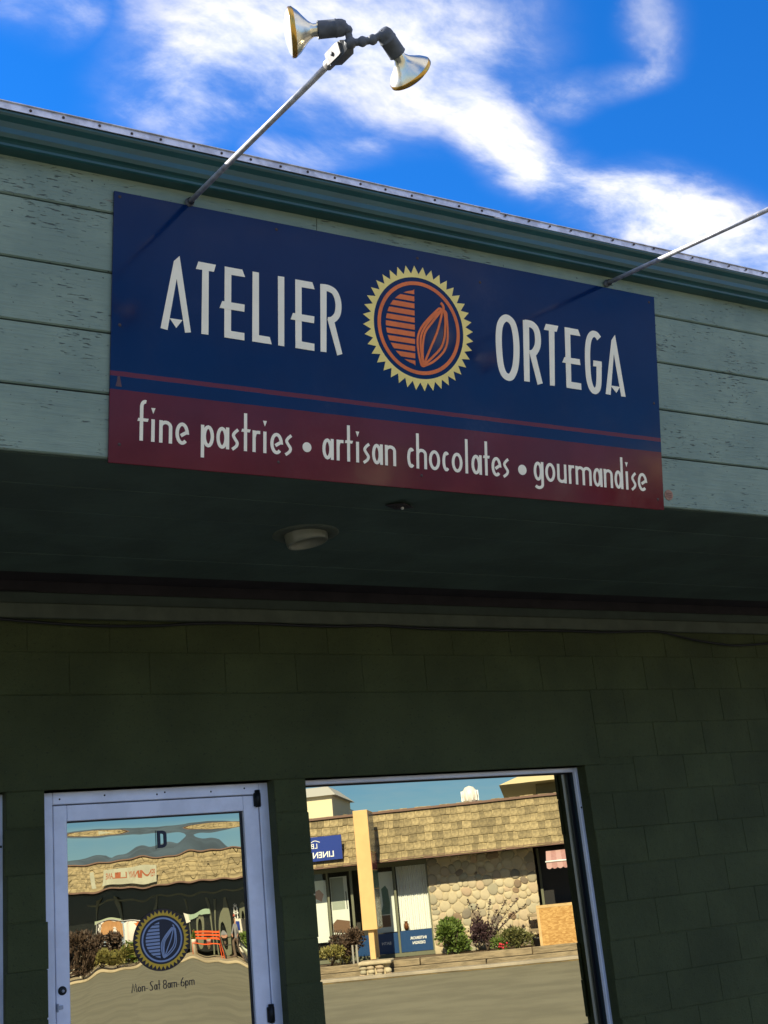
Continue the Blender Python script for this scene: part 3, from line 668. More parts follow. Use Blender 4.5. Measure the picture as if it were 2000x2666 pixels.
# ------------------------------------------------------------------ floodlights on conduit arms
def at(px, py, depth):
    d = ray(px, py); return CAM+d*(depth/(d@CF))
def floodlight(base, d, length, label):
    base = np.array(base); d = np.array(d)/np.linalg.norm(d); end = base+d*length
    root = empty('sign_floodlight', tuple(base), label=label, cat='lamp', group='twin floodlights on conduit arms above the sign')
    L = lambda q: np.array(q)-base
    b = MB(); b.tube([L(base-d*.01), L(base+d*length*.5), L(end)], .0098, 14); b.build('conduit_arm', M['steel'], root)
    b = MB(); b.lathe([(.0, .0), (.017, .0), (.017, .004), (.0135, .006), (.0135, .02)], L(base), d, 18); b.build('arm_flange', M['castgrey'], root)
    b = MB(); b.lathe([(.0098, -.028), (.0155, -.026), (.0155, .004), (.013, .01)], L(end), d, 14); b.build('coupling', M['boxgrey'], root)
    side = np.cross(d, CF_FIX); side /= np.linalg.norm(side); nor = np.cross(side, d)
    # box: tapered body with a lid
    def obox(o, hx, hy, l0, l1, tap=1.0):
        vs = []
        for l_, k in ((l0, tap), (l0+(l1-l0)*.18, 1), (l1-(l1-l0)*.15, 1), (l1, tap)):
            for sx, sy in ((-1, -1), (1, -1), (1, 1), (-1, 1)): vs.append(o+d*l_+side*hx*sx*k+nor*hy*sy*k)
        F = [(3, 2, 1, 0), (12, 13, 14, 15)]+[(4*i+j, 4*i+(j+1) % 4, 4*i+4+(j+1) % 4, 4*i+4+j) for i in range(3) for j in range(4)]
        return vs, F
    b = MB(); b.add(*obox(L(end), .0205, .017, 0.0, .105, .62)); bo = b.build('junction_box', M['castgrey'], root)
    b = MB(); b.add(*obox(L(end)-nor*.019+side*.003, .018, .0022, .004, .082, .9)); b.build('box_lid', M['boxgrey'], bo)
    b = MB(); b.lathe([(.0001, .003), (.006, .003), (.006, 0)], L(end)+d*.042-nor*.0212+side*.003, -nor, 12); b.build('lid_screw', M['castgrey'], bo)
    hub = end+d*.112
    b = MB(); b.ball(L(hub), .0175, 12, 8); b.tube([L(end+d*.095), L(hub)], .0135, 10); b.build('swivel_hub', M['castgrey'], root)
    im = lambda x, y, z=0.0: CR_FIX*x-CU_FIX*y+CF_FIX*z      # offset in the fixture's own right / down / back frame
    k = 1/904/3.318                                          # metres per zoom pixel at the fixture
    SC = .825
    def head(path, s0, ax, bulb_len, rim_r):
        b = MB(); b.tube(smooth_path([L(hub+im(x*k, y*k, z)) for x, y, z in path], 4), [.0105]*(4*(len(path)-1)+1), 10)
        for x, y, z in path[1:-1]: b.ball(L(hub+im(x*k, y*k, z)), .0152, 10, 6)
        b.build('swivel_arm', M['castgrey'], root)
        A = im(*ax); A = A/np.linalg.norm(A); s = L(hub+im(s0[0]*k, s0[1]*k, s0[2]))
        b = MB(); b.lathe([(SC*x_, SC*y_) for x_, y_ in [(.004, -.004), (.022, -.002), (.028, .010), (.0295, .02), (.0295, .03), (.031, .031), (.031, .036), (.0295, .037), (.030, .09), (.031, .094), (.028, .095), (.026, .088)]], s, A, 24); ho = b.build('lamp_holder', M['castgrey'], root)
        nk = s+A*.088*SC
        b = MB(); b.lathe([(.0165, .0), (.018, .006), (.018, .018), (.026, .03), (rim_r*.62, .03+bulb_len*.35), (rim_r*.85, .03+bulb_len*.68), (rim_r, .03+bulb_len)], nk, A, 36); b.build('reflector', M['reflector'], ho)
        b = MB(); b.lathe([(rim_r, .03+bulb_len), (rim_r*1.035, .033+bulb_len), (rim_r*1.035, .041+bulb_len), (rim_r*.98, .044+bulb_len)], nk, A, 36); b.build('bulb_rim', M['gold'], ho)
        b = MB(); b.lathe([(rim_r*.985, .043+bulb_len), (rim_r*.8, .050+bulb_len), (rim_r*.4, .056+bulb_len), (.001, .058+bulb_len)], nk, A, 36); b.build('bulb_lens', M['lens'], ho)
    head([(0, 0, 0), (-25, -105, 0), (-60, -150, 0)], (-40, -130, 0.0), (-.97, .13, -.10), .040, .0655)
    head([(0, 0, 0), (100, -12, 0), (185, -28, 0), (260, -72, 0)], (266, -98, 0.0), (.55, .60, .60), .036, .064)
    return root
CF_FIX, CR_FIX, CU_FIX = CF.copy(), CR.copy(), CU.copy()
floodlight((1.50467, -2.10418, 4.16299), SOUT, 1.135, 'twin floodlight on a steel conduit arm above the word ATELIER')
floodlight((3.45385, -2.10556, 4.17094), SOUT, 1.088, 'twin floodlight on a steel conduit arm above the word ORTEGA')

# ------------------------------------------------------------------ shop door
YF = .085
door = MB()
fr = MB()
fr.box(DX0-.03, 1.552, YF, YF+.10, .12, 2.3, b=.003); fr.box(2.5985, DX1+.03, YF, YF+.10, .12, 2.3, b=.003); fr.box(1.5525, 2.598, YF, YF+.10, 2.244, 2.3, b=.003)
part('door_frame', fr, M['alum'])
dl = MB(); dl.box(1.5565, 1.620, YF+.008, YF+.055, .135, 2.2395, b=.003); dl.box(2.512, 2.5945, YF+.008, YF+.055, .135, 2.2395, b=.003)
dl.box(1.6205, 2.5115, YF+.0075, YF+.055, 2.166, 2.239, b=.003); dl.box(1.6205, 2.5115, YF+.0075, YF+.055, .136, .36, b=.003)
do = part('door', dl, M['alum'])
gk = MB(); gk.box(1.553, 1.556, YF+.03, YF+.05, .13, 2.243); gk.box(2.595, 2.598, YF+.03, YF+.05, .13, 2.243); gk.box(1.556, 2.595, YF+.03, YF+.05, 2.24, 2.2435)
gk.box(2.500, 2.5118, YF+.030, YF+.044, .36, 2.166); gk.box(1.6202, 1.624, YF+.030, YF+.044, .36, 2.166); gk.box(1.624, 2.5, YF+.030, YF+.044, 2.159, 2.1658)
gk.build('gasket', M['gasket'], do)
# wavy door glass: one sheet bent by a fraction of a millimetre
nx, nz = 120, 200; gx0, gx1, gz0, gz1 = 1.618, 2.512, .355, 2.168; YG = YF+.036
X, Zg = np.meshgrid(np.linspace(gx0, gx1, nx), np.linspace(gz0, gz1, nz))
xn = (X-2.065)/.45
def gs(z, c, w): return np.exp(-((z-c)/w)**2)
slope = -.0185*gs(Zg, 2.112, .023)*(.74-.26*np.cos(xn*4.6))+.0050*gs(Zg, 2.155, .02)
slope = slope+.0062*np.clip(xn**2-.1, 0, 2)*(1-1/(1+np.exp(-(Zg-1.56)/.03)))
rr = np.random.RandomState(5)
for i in range(26):
    kx, kz = rr.uniform(2, 30), rr.uniform(4, 34); slope = slope+.00013*np.sin(kx*X+kz*Zg*.5+rr.uniform(0, 6.3))*np.cos(kz*Zg+rr.uniform(0, 6.3))
Yd = np.cumsum(slope, 0)*(gz1-gz0)/(nz-1); Yd -= Yd[int(nz*.85):int(nz*.85)+1]
for i in range(14):
    Yd = Yd+.00002*np.sin(rr.uniform(10, 60)*X+rr.uniform(0, 6))*np.cos(rr.uniform(2, 12)*Zg)
gm = MB(); gm.add(np.stack([X, YG+Yd, Zg], -1).reshape(-1, 3), [(j*nx+i, j*nx+i+1, (j+1)*nx+i+1, (j+1)*nx+i) for j in range(nz-1) for i in range(nx-1)], True)
gm.build('door_glass', mirror_glass('bronze tinted door glass', (0.43, 0.395, 0.275)), do)
for px, pz in ((2.588, 2.222), (2.588, 1.205)):
    b = MB(); b.tube([(px, YF-.004, pz-.042), (px, YF-.004, pz+.042)], .0135, 12); b.box(px-.02, px+.02, YF-.001, YF+.006, pz-.038, pz+.03, b=.002)
    b.tube([(px, YF-.004, pz+.008), (px, YF-.004, pz+.011)], .0152, 12); b.build('hinge', M['darkmetal'], do)
b = MB(); b.lathe([(.0001, .009), (.013, .009), (.0185, .006), (.0195, 0)], (1.584, YF+.0075, 1.427), (0, -1, 0), 22); lk = b.build('lock_cylinder', M['darkmetal'], do)
b = MB(); b.lathe([(.0001, .0125), (.006, .0125), (.007, .008)], (1.5855, YF+.0075, 1.425), (0, -1, 0), 12); b.build('keyhole_plug', M['alumshade'], lk)
b = MB(); b.box(1.558, 1.585, YF-.002, YF+.006, 1.350, 1.366, b=.002); b.box(1.556, 1.564, YF-.006, YF+.006, 1.34, 1.375, b=.002); b.build('latch_pull', M['alumshade'], do)
for i, px in enumerate((1.585, 1.80, 2.06, 2.10, 2.34, 2.52)):
    b = MB(); b.ball((px, YF-.0005, 2.272+(.004 if i % 2 else -.004)), (.0045, .002, .0045), 8, 4); b.build('frame_screw', M['gasket'], do)
M['decal_navy'] = mat('navy decal', (.008, .011, .028), .45); M['decal_blue'] = mat('pale blue decal', (.36, .43, .60), .5); M['decal_gold'] = mat('gold decal', (.90, .54, .03), .5); M['decal_brown'] = mat('dark brown decal', (.028, .012, .012), .5)
YD = YG-.004
dk = empty('door_decal', (2.067, YD, 1.596), label='round gold sun and cocoa pod decal on the glass of the shop door', cat='decal')
emblem(dk, (0, 0), .1345, .0006, M['decal_gold'], M['decal_blue'], base=M['decal_brown'])
b = MB(); b.prism(arc(0, 0, .1345*.80, .1345*.80, 0, 355, 70), .0008); b.build('decal_centre', M['decal_navy'], dk)
dd = empty('door_letter_decal', (2.085, YD, 2.057), label='dark letter D decal at the top of the door glass', cat='decal')
b = MB(); b.prism([(-.0285, -.045), (-.0265, -.045), (-.0265, .043), (-.0285, .043)], .0006); b.build('bar', M['decal_navy'], dd)
b = MB(); b.ribbon([(-.013, -.0335), (-.013, .0335)]+arc(.001, .0215, .018, .012, 90, 0, 6)+arc(.001, -.0215, .018, .012, 0, -90, 6), .0145, .0006, closed=True); b.build('letter', M['decal_navy'], dd)
hr = empty('opening_hours_decal', (1.913, YD, 1.378), label='thin dark opening hours lettering on the door glass below the sun decal', cat='decal')
xx = 0.0
for ch, w in (('M', .026), ('o', .015), ('n', .015), ('-', .008), (' ', .006), ('S', .018), ('a', .015), ('t', .010), (' ', .010), ('8', .018), ('a', .015), ('m', .026), ('-', .008), (' ', .003), ('6', .018), ('p', .016), ('m', .026)):
    if ch != ' ':
        b = MB(); write_glyph(b, ch, xx, lambda x: 0.0, w, .0235, .0024, .0005); b.build('letter', M['decal_navy'], hr)
    xx += w+(.0052 if ch != ' ' else 0)
k_ = .311/xx
hr.scale = (k_, 1, 1)

# ------------------------------------------------------------------ shop windows
def shop_window(x0, x1, z0, z1):
    f = MB(); w = .026
    f.box(x0-.02, x0+w, YF, YF+.03, z0, z1, b=.004); f.box(x1-w+.012, x1+.03, YF, YF+.03, z0, z1, b=.004)
    f.box(x0+w+.0005, x1-w+.0115, YF, YF+.03, z1-w, z1-.001, b=.004); f.box(x0+w+.0005, x1-w+.0115, YF, YF+.03, z0, z0+w, b=.004)
    fo = part('window_frame', f, M['alum'])
    j = MB(); j.box(x0, x0+w-.004, YF+.0305, YF+.12, z0, z1); j.box(x1-w+.016, x1+.02, YF+.0305, YF+.12, z0, z1); j.box(x0+w-.004, x1-w+.016, YF+.0305, YF+.12, z1-w+.004, z1); j.box(x0+w-.004, x1-w+.016, YF+.0305, YF+.12, z0, z0+w-.004)
    j.build('jamb', M['jamb'], fo)
    j = MB(); yg = .155
    for a in ((x0+w-.003, x0+w+.010, z0+w, z1-w), (x1-w-.002, x1-w+.0155, z0+w, z1-w)): j.box(a[0], a[1], yg-.006, yg+.008, a[2], a[3])
    j.box(x0+w+.010, x1-w-.002, yg-.006, yg+.008, z1-w-.006, z1-w+.003); j.box(x0+w+.010, x1-w-.002, yg-.006, yg+.008, z0+w-.003, z0+w+.01)
    j.build('gasket', M['gasket'], fo)
    g_ = MB(); g_.add([(x0+w, yg, z0+w), (x1-w+.015, yg, z0+w), (x1-w+.015, yg, z1-w), (x0+w, yg, z1-w)], [(0, 1, 2, 3)]); g_.build('window_glass', M['wglass'], fo)
    s = MB(); s.ball((x1-.004, YF-.001, z0+(z1-z0)*.87), (.006, .003, .006), 8, 4); s.build('frame_screw', M['gasket'], fo)
shop_window(WX0, WX1, WB, OT)
shop_window(LX0, LX1, WB, OT)

# ------------------------------------------------------------------ across the street (seen in the glass)
SA = R(36); SP0 = np.array([15.6, -19.7093, 0.0]); SE = np.array([math.cos(SA), math.sin(SA), 0]); SN = np.array([math.sin(SA), -math.cos(SA), 0])
def refl(px, py, w=0.0):                               # photo pixel in the glass -> (u, z) on the plane w behind the stone wall
    G = hit_y(px, py, .13); d = ray(px, py)*np.array([1, -1, 1]); P = SP0+SN*w
    h = G+d*(((P-G)@SN)/(d@SN)); return float((h-SP0)@SE), float(h[2])
def rz(x, y, w=0.0): return refl(780+x*.5184, 1960+y*.5184, w)     # window crop
def rd_(x, y, w=0.0): return refl(x*.4822, 1980+y*.4822, w)       # door crop
def sloc(u, w, z=0.0): return tuple(SP0+SE*u+SN*w+np.array([0, 0, z]))
def street(name, u, w, z=0.0, rot=0.0, **kw): return empty(name, sloc(u, w, z), (0, 0, SA+rot), **kw)
def stone_mesh(n=9, m=5):
    b = MB(); b.ball((0, 0, 0), (1, 1, 1), n, m, jit=.10); return b
def text_mesh(body, size, mat_, depth=.004, bold=0.0):
    c = bpy.data.curves.new('text', 'FONT'); c.body = body; c.size = size; c.align_x = 'CENTER'; c.align_y = 'CENTER'; c.extrude = depth; c.offset = bold; c.resolution_u = 3
    o = bpy.data.objects.new('text', c); col.objects.link(o); dg = bpy.context.evaluated_depsgraph_get()
    me = bpy.data.meshes.new_from_object(o.evaluated_get(dg)); bpy.data.objects.remove(o); bpy.data.curves.remove(c)
    me.materials.clear(); me.materials.append(mat_); return me
FACE = (R(90), 0, R(180))
M['shake'] = mat('weathered cedar shake', (.27, .215, .115), .85, var=.28, vscale=9, bump=.006, bscale=30, perobj=.34)
M['shakebed'] = mat('dark brown roof bed', (.10, .075, .05), .9)  # even dark brown sheathing under the shakes
M['rtrim'] = mat('brown roof trim', (.17, .10, .075), .7)
M['render'] = mat('dark storefront wall', (.045, .04, .035), .7)
M['mortar'] = mat('pale mortar', (.50, .42, .28), .9, var=.15, vscale=8, bump=.01, bscale=20)
def mat_stone():
    m = mat('river stone', (.5, .42, .3), .8, bump=.008, bscale=9); t = m.node_tree; b = NB(t); p = t.nodes['Principled BSDF']; oi = b.n('ShaderNodeObjectInfo')
    c = b.ramp(oi.outputs['Random'], [(0, (.46, .39, .26, 1)), (.3, (.54, .48, .34, 1)), (.52, (.44, .33, .23, 1)), (.64, (.33, .32, .24, 1)), (.74, (.52, .45, .31, 1)), (.87, (.19, .18, .15, 1)), (.94, (.24, .16, .10, 1)), (1, (.13, .13, .12, 1))])
    c = b.mix(b.mapr(b.noise(b.n('ShaderNodeTexCoord').outputs['Object'], 5, 4, .6), .35, .7, 0, .35), c, (.32, .27, .2, 1))
    t.links.new(c, p.inputs['Base Color']); return m
M['stone'] = mat_stone()
M['timber'] = mat('grey landscape timber', (.25, .20, .13), .9, var=.3, vscale=4, stretch=(1, 8, 8), bump=.006, bscale=12, perobj=.12)
M['soil'] = mat('bark soil', (.13, .09, .055), .95, var=.4, vscale=9, bump=.02, bscale=25)
M['blueglaze'] = mat('blue window band', (.012, .055, .165), .35)
M['linenblue'] = mat('royal blue sign', (.008, .035, .26), .4)
M['postwhite'] = mat('printed white', (.82, .84, .82), .6)
M['mull'] = mat('olive window mullion', (.14, .15, .10), .5)
M['tan'] = mat('tan sign box', (.66, .44, .19), .6, var=.05, vscale=3)
def mat_clear():
    m = bpy.data.materials.new('clear window glass'); m.use_nodes = True; t = m.node_tree; t.nodes.clear(); b = NB(t)
    tr = b.n('ShaderNodeBsdfTransparent'); tr.inputs[0].default_value = (.93, .96, .94, 1); gl = b.n('ShaderNodeBsdfGlossy'); gl.inputs['Roughness'].default_value = 0.0
    mx = b.n('ShaderNodeMixShader'); mx.inputs[0].default_value = .07; t.links.new(tr.outputs[0], mx.inputs[1]); t.links.new(gl.outputs[0], mx.inputs[2])
    o = b.n('ShaderNodeOutputMaterial'); t.links.new(mx.outputs[0], o.inputs[0]); return m
M['clear'] = mat_clear()

def leafy(name, parent, mat_, n, rx, ry, rz_, size, cz=0.0, seed=1, hollow=.35, tips=0):
    q = random.Random(seed); b = MB(); lobes = [(q.uniform(-.55, .55)*rx, q.uniform(-.55, .55)*ry, cz+q.uniform(-.35, .55)*rz_, q.uniform(.4, .62)) for _ in range(7)]
    for i in range(n):
        lx, ly, lz, lr = q.choice(lobes); a = q.uniform(0, 6.283); t = math.acos(q.uniform(-.7, 1)); r_ = q.uniform(hollow, 1.0)*lr
        c = np.array([lx+rx*r_*math.sin(t)*math.cos(a), ly+ry*r_*math.sin(t)*math.sin(a), lz+rz_*r_*math.cos(t)])
        d = np.array([math.sin(t)*math.cos(a), math.sin(t)*math.sin(a), math.cos(t)+.35])+np.array([q.uniform(-.6, .6) for _ in range(3)]); d /= np.linalg.norm(d)
        s = np.cross(d, [q.uniform(-1, 1), q.uniform(-1, 1), q.uniform(-1, 1)]); s /= np.linalg.norm(s)+1e-9; L_ = size*q.uniform(.6, 1.3); w_ = L_*.32
        up = np.cross(s, d)*L_*.12
        b.add([c, c+d*L_*.5+s*w_+up, c+d*L_, c+d*L_*.5-s*w_+up], [(0, 1, 2, 3)])
    return b.build(name, mat_, parent)
def leafmat(name, c, c2): return mat(name, c, .55, c2=c2, vscale=14)
def bush(u, w, z, rx, rz_, mat_, n, size, seed, label, name='shrub', cat='shrub', group=None, stems=6):
    o = street(name, u, w, z, label=label, cat=cat, group=group)
    leafy('foliage', o, mat_, n, rx, rx*.8, rz_, size, cz=rz_*.75, seed=seed)
    q = random.Random(seed); b = MB()
    for i in range(stems):
        a = q.uniform(0, 6.28); b.tube([(0, 0, -.03), (rx*.3*math.cos(a), rx*.3*math.sin(a), rz_*.6), (rx*.55*math.cos(a), rx*.5*math.sin(a), rz_*1.1)], [.014, .010, .005], 5)
    b.build('stem', M['bark'], o); return o
M['bark'] = mat('shrub bark', (.07, .05, .035), .9)
M['lg'] = leafmat('bright green leaves', (.14, .20, .035), (.07, .12, .025)); M['lp'] = leafmat('purple leaves', (.085, .045, .05), (.04, .022, .03))
M['ly'] = leafmat('yellow green leaves', (.26, .22, .06), (.14, .14, .04)); M['lo'] = leafmat('olive leaves', (.16, .15, .05), (.08, .10, .03)); M['lb'] = leafmat('brown dry leaves', (.12, .075, .05), (.05, .035, .025))

# linen shop with river stone wall and cedar shake mansard
EAVE_Z, TOP_Z, EAVE_W, TOP_W = 2.44, 3.53, -.80, -.22
ls = street('linen_shop', 0, 0, label='low shop with cedar shake mansard and river stone wall across the street', cat='building')
def lpart(name, mats, parent, *boxes, b=0.0):
    m = MB()
    for u0, u1, w0, w1, z0, z1 in boxes: m.box(u0, u1, -w1, -w0, z0, z1, b=b)
    return m.build(name, mats, parent)
lpart('wall', M['render'], ls, (-3.9, 6.5, .9, 9, 0, 3.3), (-3.9, -3.75, .1, .9, 0, 3.0), (6.3, 6.5, .1, .9, 0, 3.0))
lpart('flat_roof', M['rtrim'], ls, (-3.9, 6.5, TOP_W+.08, 9, 3.32, 3.44))
lpart('soffit', M['render'], ls, (-3.9, 6.5, EAVE_W+.04, .9, EAVE_Z-.01, EAVE_Z+.03))
lpart('eave_board', M['rtrim'], ls, (-3.9, 6.5, EAVE_W-.0, EAVE_W+.03, EAVE_Z-.045, EAVE_Z+.02))
lpart('roof_cap', M['rtrim'], ls, (-3.9, 6.5, TOP_W-.05, TOP_W+.12, TOP_Z-.005, TOP_Z+.045))
sw = lpart('stone_wall', M['mortar'], ls, (0.0, 2.52, .02, .30, .2, 2.40))
# stones: relaxed random cells, each rounded and proud of the mortar
q = np.random.RandomState(11); NS = 165; pts = np.stack([q.uniform(0, 2.52, NS), q.uniform(.22, 2.38, NS)], 1); wts = q.uniform(-.008, .009, NS)
gu, gz_ = np.meshgrid(np.linspace(.005, 2.515, 170), np.linspace(.22, 2.385, 150)); GP = np.stack([gu.ravel(), gz_.ravel()], 1)
for it in range(5):
    dd_ = ((GP[:, None]-pts[None])**2).sum(2)-wts[None]; own = dd_.argmin(1)
    for i in range(NS):
        if (own == i).any() and it < 4: pts[i] = pts[i]*.4+GP[own == i].mean(0)*.6
for i in range(NS):
    s_ = GP[own == i]
    if len(s_) < 16: continue
    c = s_.mean(0); rel = s_-c; ang = np.arctan2(rel[:, 1], rel[:, 0]); rad = np.hypot(rel[:, 0], rel[:, 1]); K = 12; rr_ = []
    for k in range(K):
        da = np.abs((ang-2*math.pi*k/K+math.pi) % (2*math.pi)-math.pi); mk = da < .30
        rr_.append(rad[mk].max() if mk.any() else rad.max()*.5)
    rr_ = np.array(rr_); rr_ = np.minimum(rr_, 1.25*np.median(rr_)); rr_ = (rr_*2+np.roll(rr_, 1)+np.roll(rr_, -1))/4-.006
    pr_ = q.uniform(.012, .034); b = MB(); vs = []
    for f_, h_ in ((1.0, -.03), (1.0, .3), (.90, .68), (.62, .95)):
        for k in range(K): vs.append((f_*rr_[k]*math.cos(2*math.pi*k/K), h_*pr_, f_*rr_[k]*math.sin(2*math.pi*k/K)))
    vs.append((0, pr_, 0))
    F = [(j*K+k, (j+1)*K+k, (j+1)*K+(k+1) % K, j*K+(k+1) % K) for j in range(3) for k in range(K)]+[(3*K+k, 4*K, 3*K+(k+1) % K) for k in range(K)]
    b.add(vs, F, True); b.build('stone', M['stone'], sw, (c[0], -.02, c[1]))
# roof: sheathing plus individual shakes
sl_w, sl_z = TOP_W-EAVE_W, TOP_Z-EAVE_Z; SLL = math.hypot(sl_w, sl_z); PIT = math.atan2(sl_z, sl_w)
m = MB(); m.add([(-3.9, -EAVE_W-.075, EAVE_Z), (6.5, -EAVE_W-.075, EAVE_Z), (6.5, -TOP_W-.075, TOP_Z), (-3.9, -TOP_W-.075, TOP_Z)], [(3, 2, 1, 0)])
m.add([(-3.9, -EAVE_W-.03, EAVE_Z), (-3.9, -TOP_W-.03, TOP_Z), (-3.9, -TOP_W-.03, EAVE_Z)], [(0, 1, 2)]); m.add([(6.5, -EAVE_W-.03, EAVE_Z), (6.5, -TOP_W-.03, TOP_Z), (6.5, -TOP_W-.03, EAVE_Z)], [(0, 2, 1)])
roof = m.build('mansard_roof', M['shakebed'], ls)
def shake_mb(mb, w, L_, th, o=(0, 0, 0), ex=(1, 0, 0), ey=(0, 1, 0), ez=(0, 0, 1)):
    """wedge: butt at the lower end; ex across, ey up the slope, ez outwards"""
    o, ex, ey, ez = (np.array(k, float) for k in (o, ex, ey, ez)); vs = []
    for a, c, t in ((-w/2, 0, 0), (w/2, 0, 0), (w/2, L_, 0), (-w/2, L_, 0), (-w/2, 0, th), (w/2, 0, th), (w/2, L_, th*.25), (-w/2, L_, th*.25)): vs.append(o+ex*a+ey*c+ez*t)
    mb.add(vs, [(4, 5, 6, 7), (0, 1, 5, 4), (1, 2, 6, 5), (3, 0, 4, 7)])
EXv, EYv, EZv = np.array([1.0, 0, 0]), np.array([0, -sl_w, sl_z])/SLL, np.array([0, sl_z, sl_w])/SLL
shm = []
for w_ in (.11, .145, .18, .21):
    b = MB(); shake_mb(b, w_-.006, .30, .040, ex=EXv, ey=EYv, ez=EZv); shm.append((w_, b.mesh('shingle', M['shake'])))
rest = MB(); NR = 6; ROWH = SLL/NR; nsh = 0
for r_ in range(NR):
    u = -3.88+rnd.uniform(0, .1); o0 = np.array([0, -EAVE_W-.028, EAVE_Z-.03])+EYv*(r_*ROWH)
    while u < 6.4:
        w_, me = rnd.choice(shm); p_ = o0+EXv*(u+w_/2)+EYv*rnd.uniform(-.018, .012)+EZv*rnd.uniform(0, .006)
        if -3.35 < u < 3.75 and nsh < 298: link('shingle', me, roof, tuple(p_)); nsh += 1
        else: shake_mb(rest, w_-.006, .30, .040, p_, EXv, EYv, EZv)
        u += w_
tag(rest.build('shingle_field', M['shake'], roof), kind='stuff')
# shop windows left of the stone wall, display behind
wn = lpart('window', M['mull'], ls, (-3.75, 0, .04, .12, .28, .36), (-3.75, 0, .04, .12, 2.30, 2.40), (-.83, -.78, .04, .12, .36, 2.30), (-1.86, -1.80, .04, .12, .36, 2.30), (-2.42, -2.37, .04, .12, .36, 2.30), (-.035, 0, .04, .12, .36, 2.30))
def lpane(a, c):
    m = MB(); m.add([(a, -.078, .36), (c, -.078, .36), (c, -.078, 2.30), (a, -.078, 2.30)], [(0, 1, 2, 3)]); m.build('pane', M['clear'], wn)
for a, c in ((-.78, -.035), (-1.80, -.83), (-2.37, -1.86), (-3.75, -2.42)): lpane(a, c)
lpart('blue_band', M['blueglaze'], wn, (-.776, -.038, .05, .07, .37, .84)); lpart('blue_band', M['blueglaze'], wn, (-1.795, -.835, .05, .07, .37, .82))
for txt, u_, z_, sz in (('INTERIOR', -.36, .66, .088), ('DESIGN', -.36, .555, .088), ('BATH', -1.12, .60, .088)):
    link('lettering', text_mesh(txt, sz, M['postwhite'], .003, .0015), wn, (u_, -.046, z_), FACE)
def poster(u0, u1, z0, z1, w, label, shapes, name='display_poster'):
    o = street(name, (u0+u1)/2, w, z0, label=label, cat='poster'); W_, H_ = u1-u0, z1-z0
    b = MB(); b.box(-W_/2, W_/2, -.01, 0, 0, H_); b.build('sheet', M['postwhite'], o)
    for i, (nm, m_, pl) in enumerate(shapes):
        b = MB(); b.add([(x, .0015+.001*i, z) for x, z in pl], [tuple(range(len(pl)))]); b.build(nm, m_, o)
    return o
gt = mat('printed teal', (.10, .19, .17), .6); gb = mat('printed brown', (.19, .10, .06), .6); gg = mat('printed grey', (.40, .44, .40), .6); gp = mat('printed blush', (.55, .28, .24), .6); gk_ = mat('printed charcoal', (.03, .03, .035), .6)
poster(-1.32, -.86, .84, 2.2, .2, 'window poster of a teal seated figure beside the blue blade sign', [('figure', gt, [(-.05, .62), (-.12, .40), (.10, .40), (.12, .62), (.10, .95), (.04, 1.05), (-.06, .98)]), ('stool', gb, [(-.10, .12), (.10, .12), (.10, .38), (-.10, .38)])])
cur = street('window_curtain', -.40, .24, .84, label='long white curtain hanging in the shop window next to the stone wall', cat='curtain'); b = MB(); n_ = 90
b.add([(-.37+.74*i/n_, .018*math.sin(i*1.05)+.008*math.sin(i*.37), z) for z in (0, 1.45) for i in range(n_+1)], [(i, i+1, n_+2+i, n_+1+i) for i in range(n_)], True); b.build('fabric', mat('white curtain', (.84, .84, .84), .8), cur)
b = MB(); b.tube([(-.38, 0, 1.46), (.38, 0, 1.46)], .012, 8); b.build('rod', M['mull'], cur)
vs_ = street('copper_vase', -.63, .15, .86, label='small copper vase standing on the window ledge before the white curtain', cat='vase'); b = MB(); b.lathe([(.001, 0), (.04, .0), (.055, .05), (.05, .12), (.035, .16), (.045, .19)], (0, 0, 0), (0, 0, 1), 18); b.build('body', mat('copper', (.28, .10, .04), .35, .6), vs_)
poster(-2.36, -1.95, .9, 2.2, .2, 'window poster of a white bed against a grey green wall', [('wall', gg, [(-.19, .55), (.12, .55), (.12, 1.28), (-.19, 1.28)]), ('blanket', gb, [(-.20, .05), (.20, .0), (.20, .28), (-.10, .34), (-.20, .25)]), ('caption', gk_, [(.155, .55), (.175, .55), (.175, .95), (.155, .95)])])
poster(-3.4, -2.46, .75, 2.15, .2, 'window poster of a white towel stack with blush rose', [('rose', gp, [(.2, 1.0), (.34, .92), (.40, 1.08), (.30, 1.2), (.2, 1.16)])])
# fascia sign
sgn = street('linen_sign', -2.62, EAVE_W-.06, 2.57, label='royal blue linen shop sign hung on the shake roof', cat='sign')
b = MB(); b.box(-.78, .78, -.05, 0, 0, .545, b=.004); b.build('panel', M['linenblue'], sgn)
link('lettering', text_mesh('LINEN A', .185, M['postwhite'], .003, .003), sgn, (.245, .001, .13), FACE)
link('emblem', text_mesh('LB', .16, M['postwhite'], .003), sgn, (.13, .001, .335), FACE)
b = MB(); b.ribbon(smooth_path([(-.05, .42), (.06, .46), (.15, .43), (.20, .38), (.16, .33), (.21, .28), (.16, .26)], 4), .014, .002); b.build('scroll', M['postwhite'], sgn, rot=(0, 0, math.pi), loc=(.22, .001, 0))
b = MB(); b.box(-.6, -.56, -.62, -.05, .25, .29); b.box(.56, .6, -.62, -.05, .25, .29); b.build('bracket', M['render'], sgn)
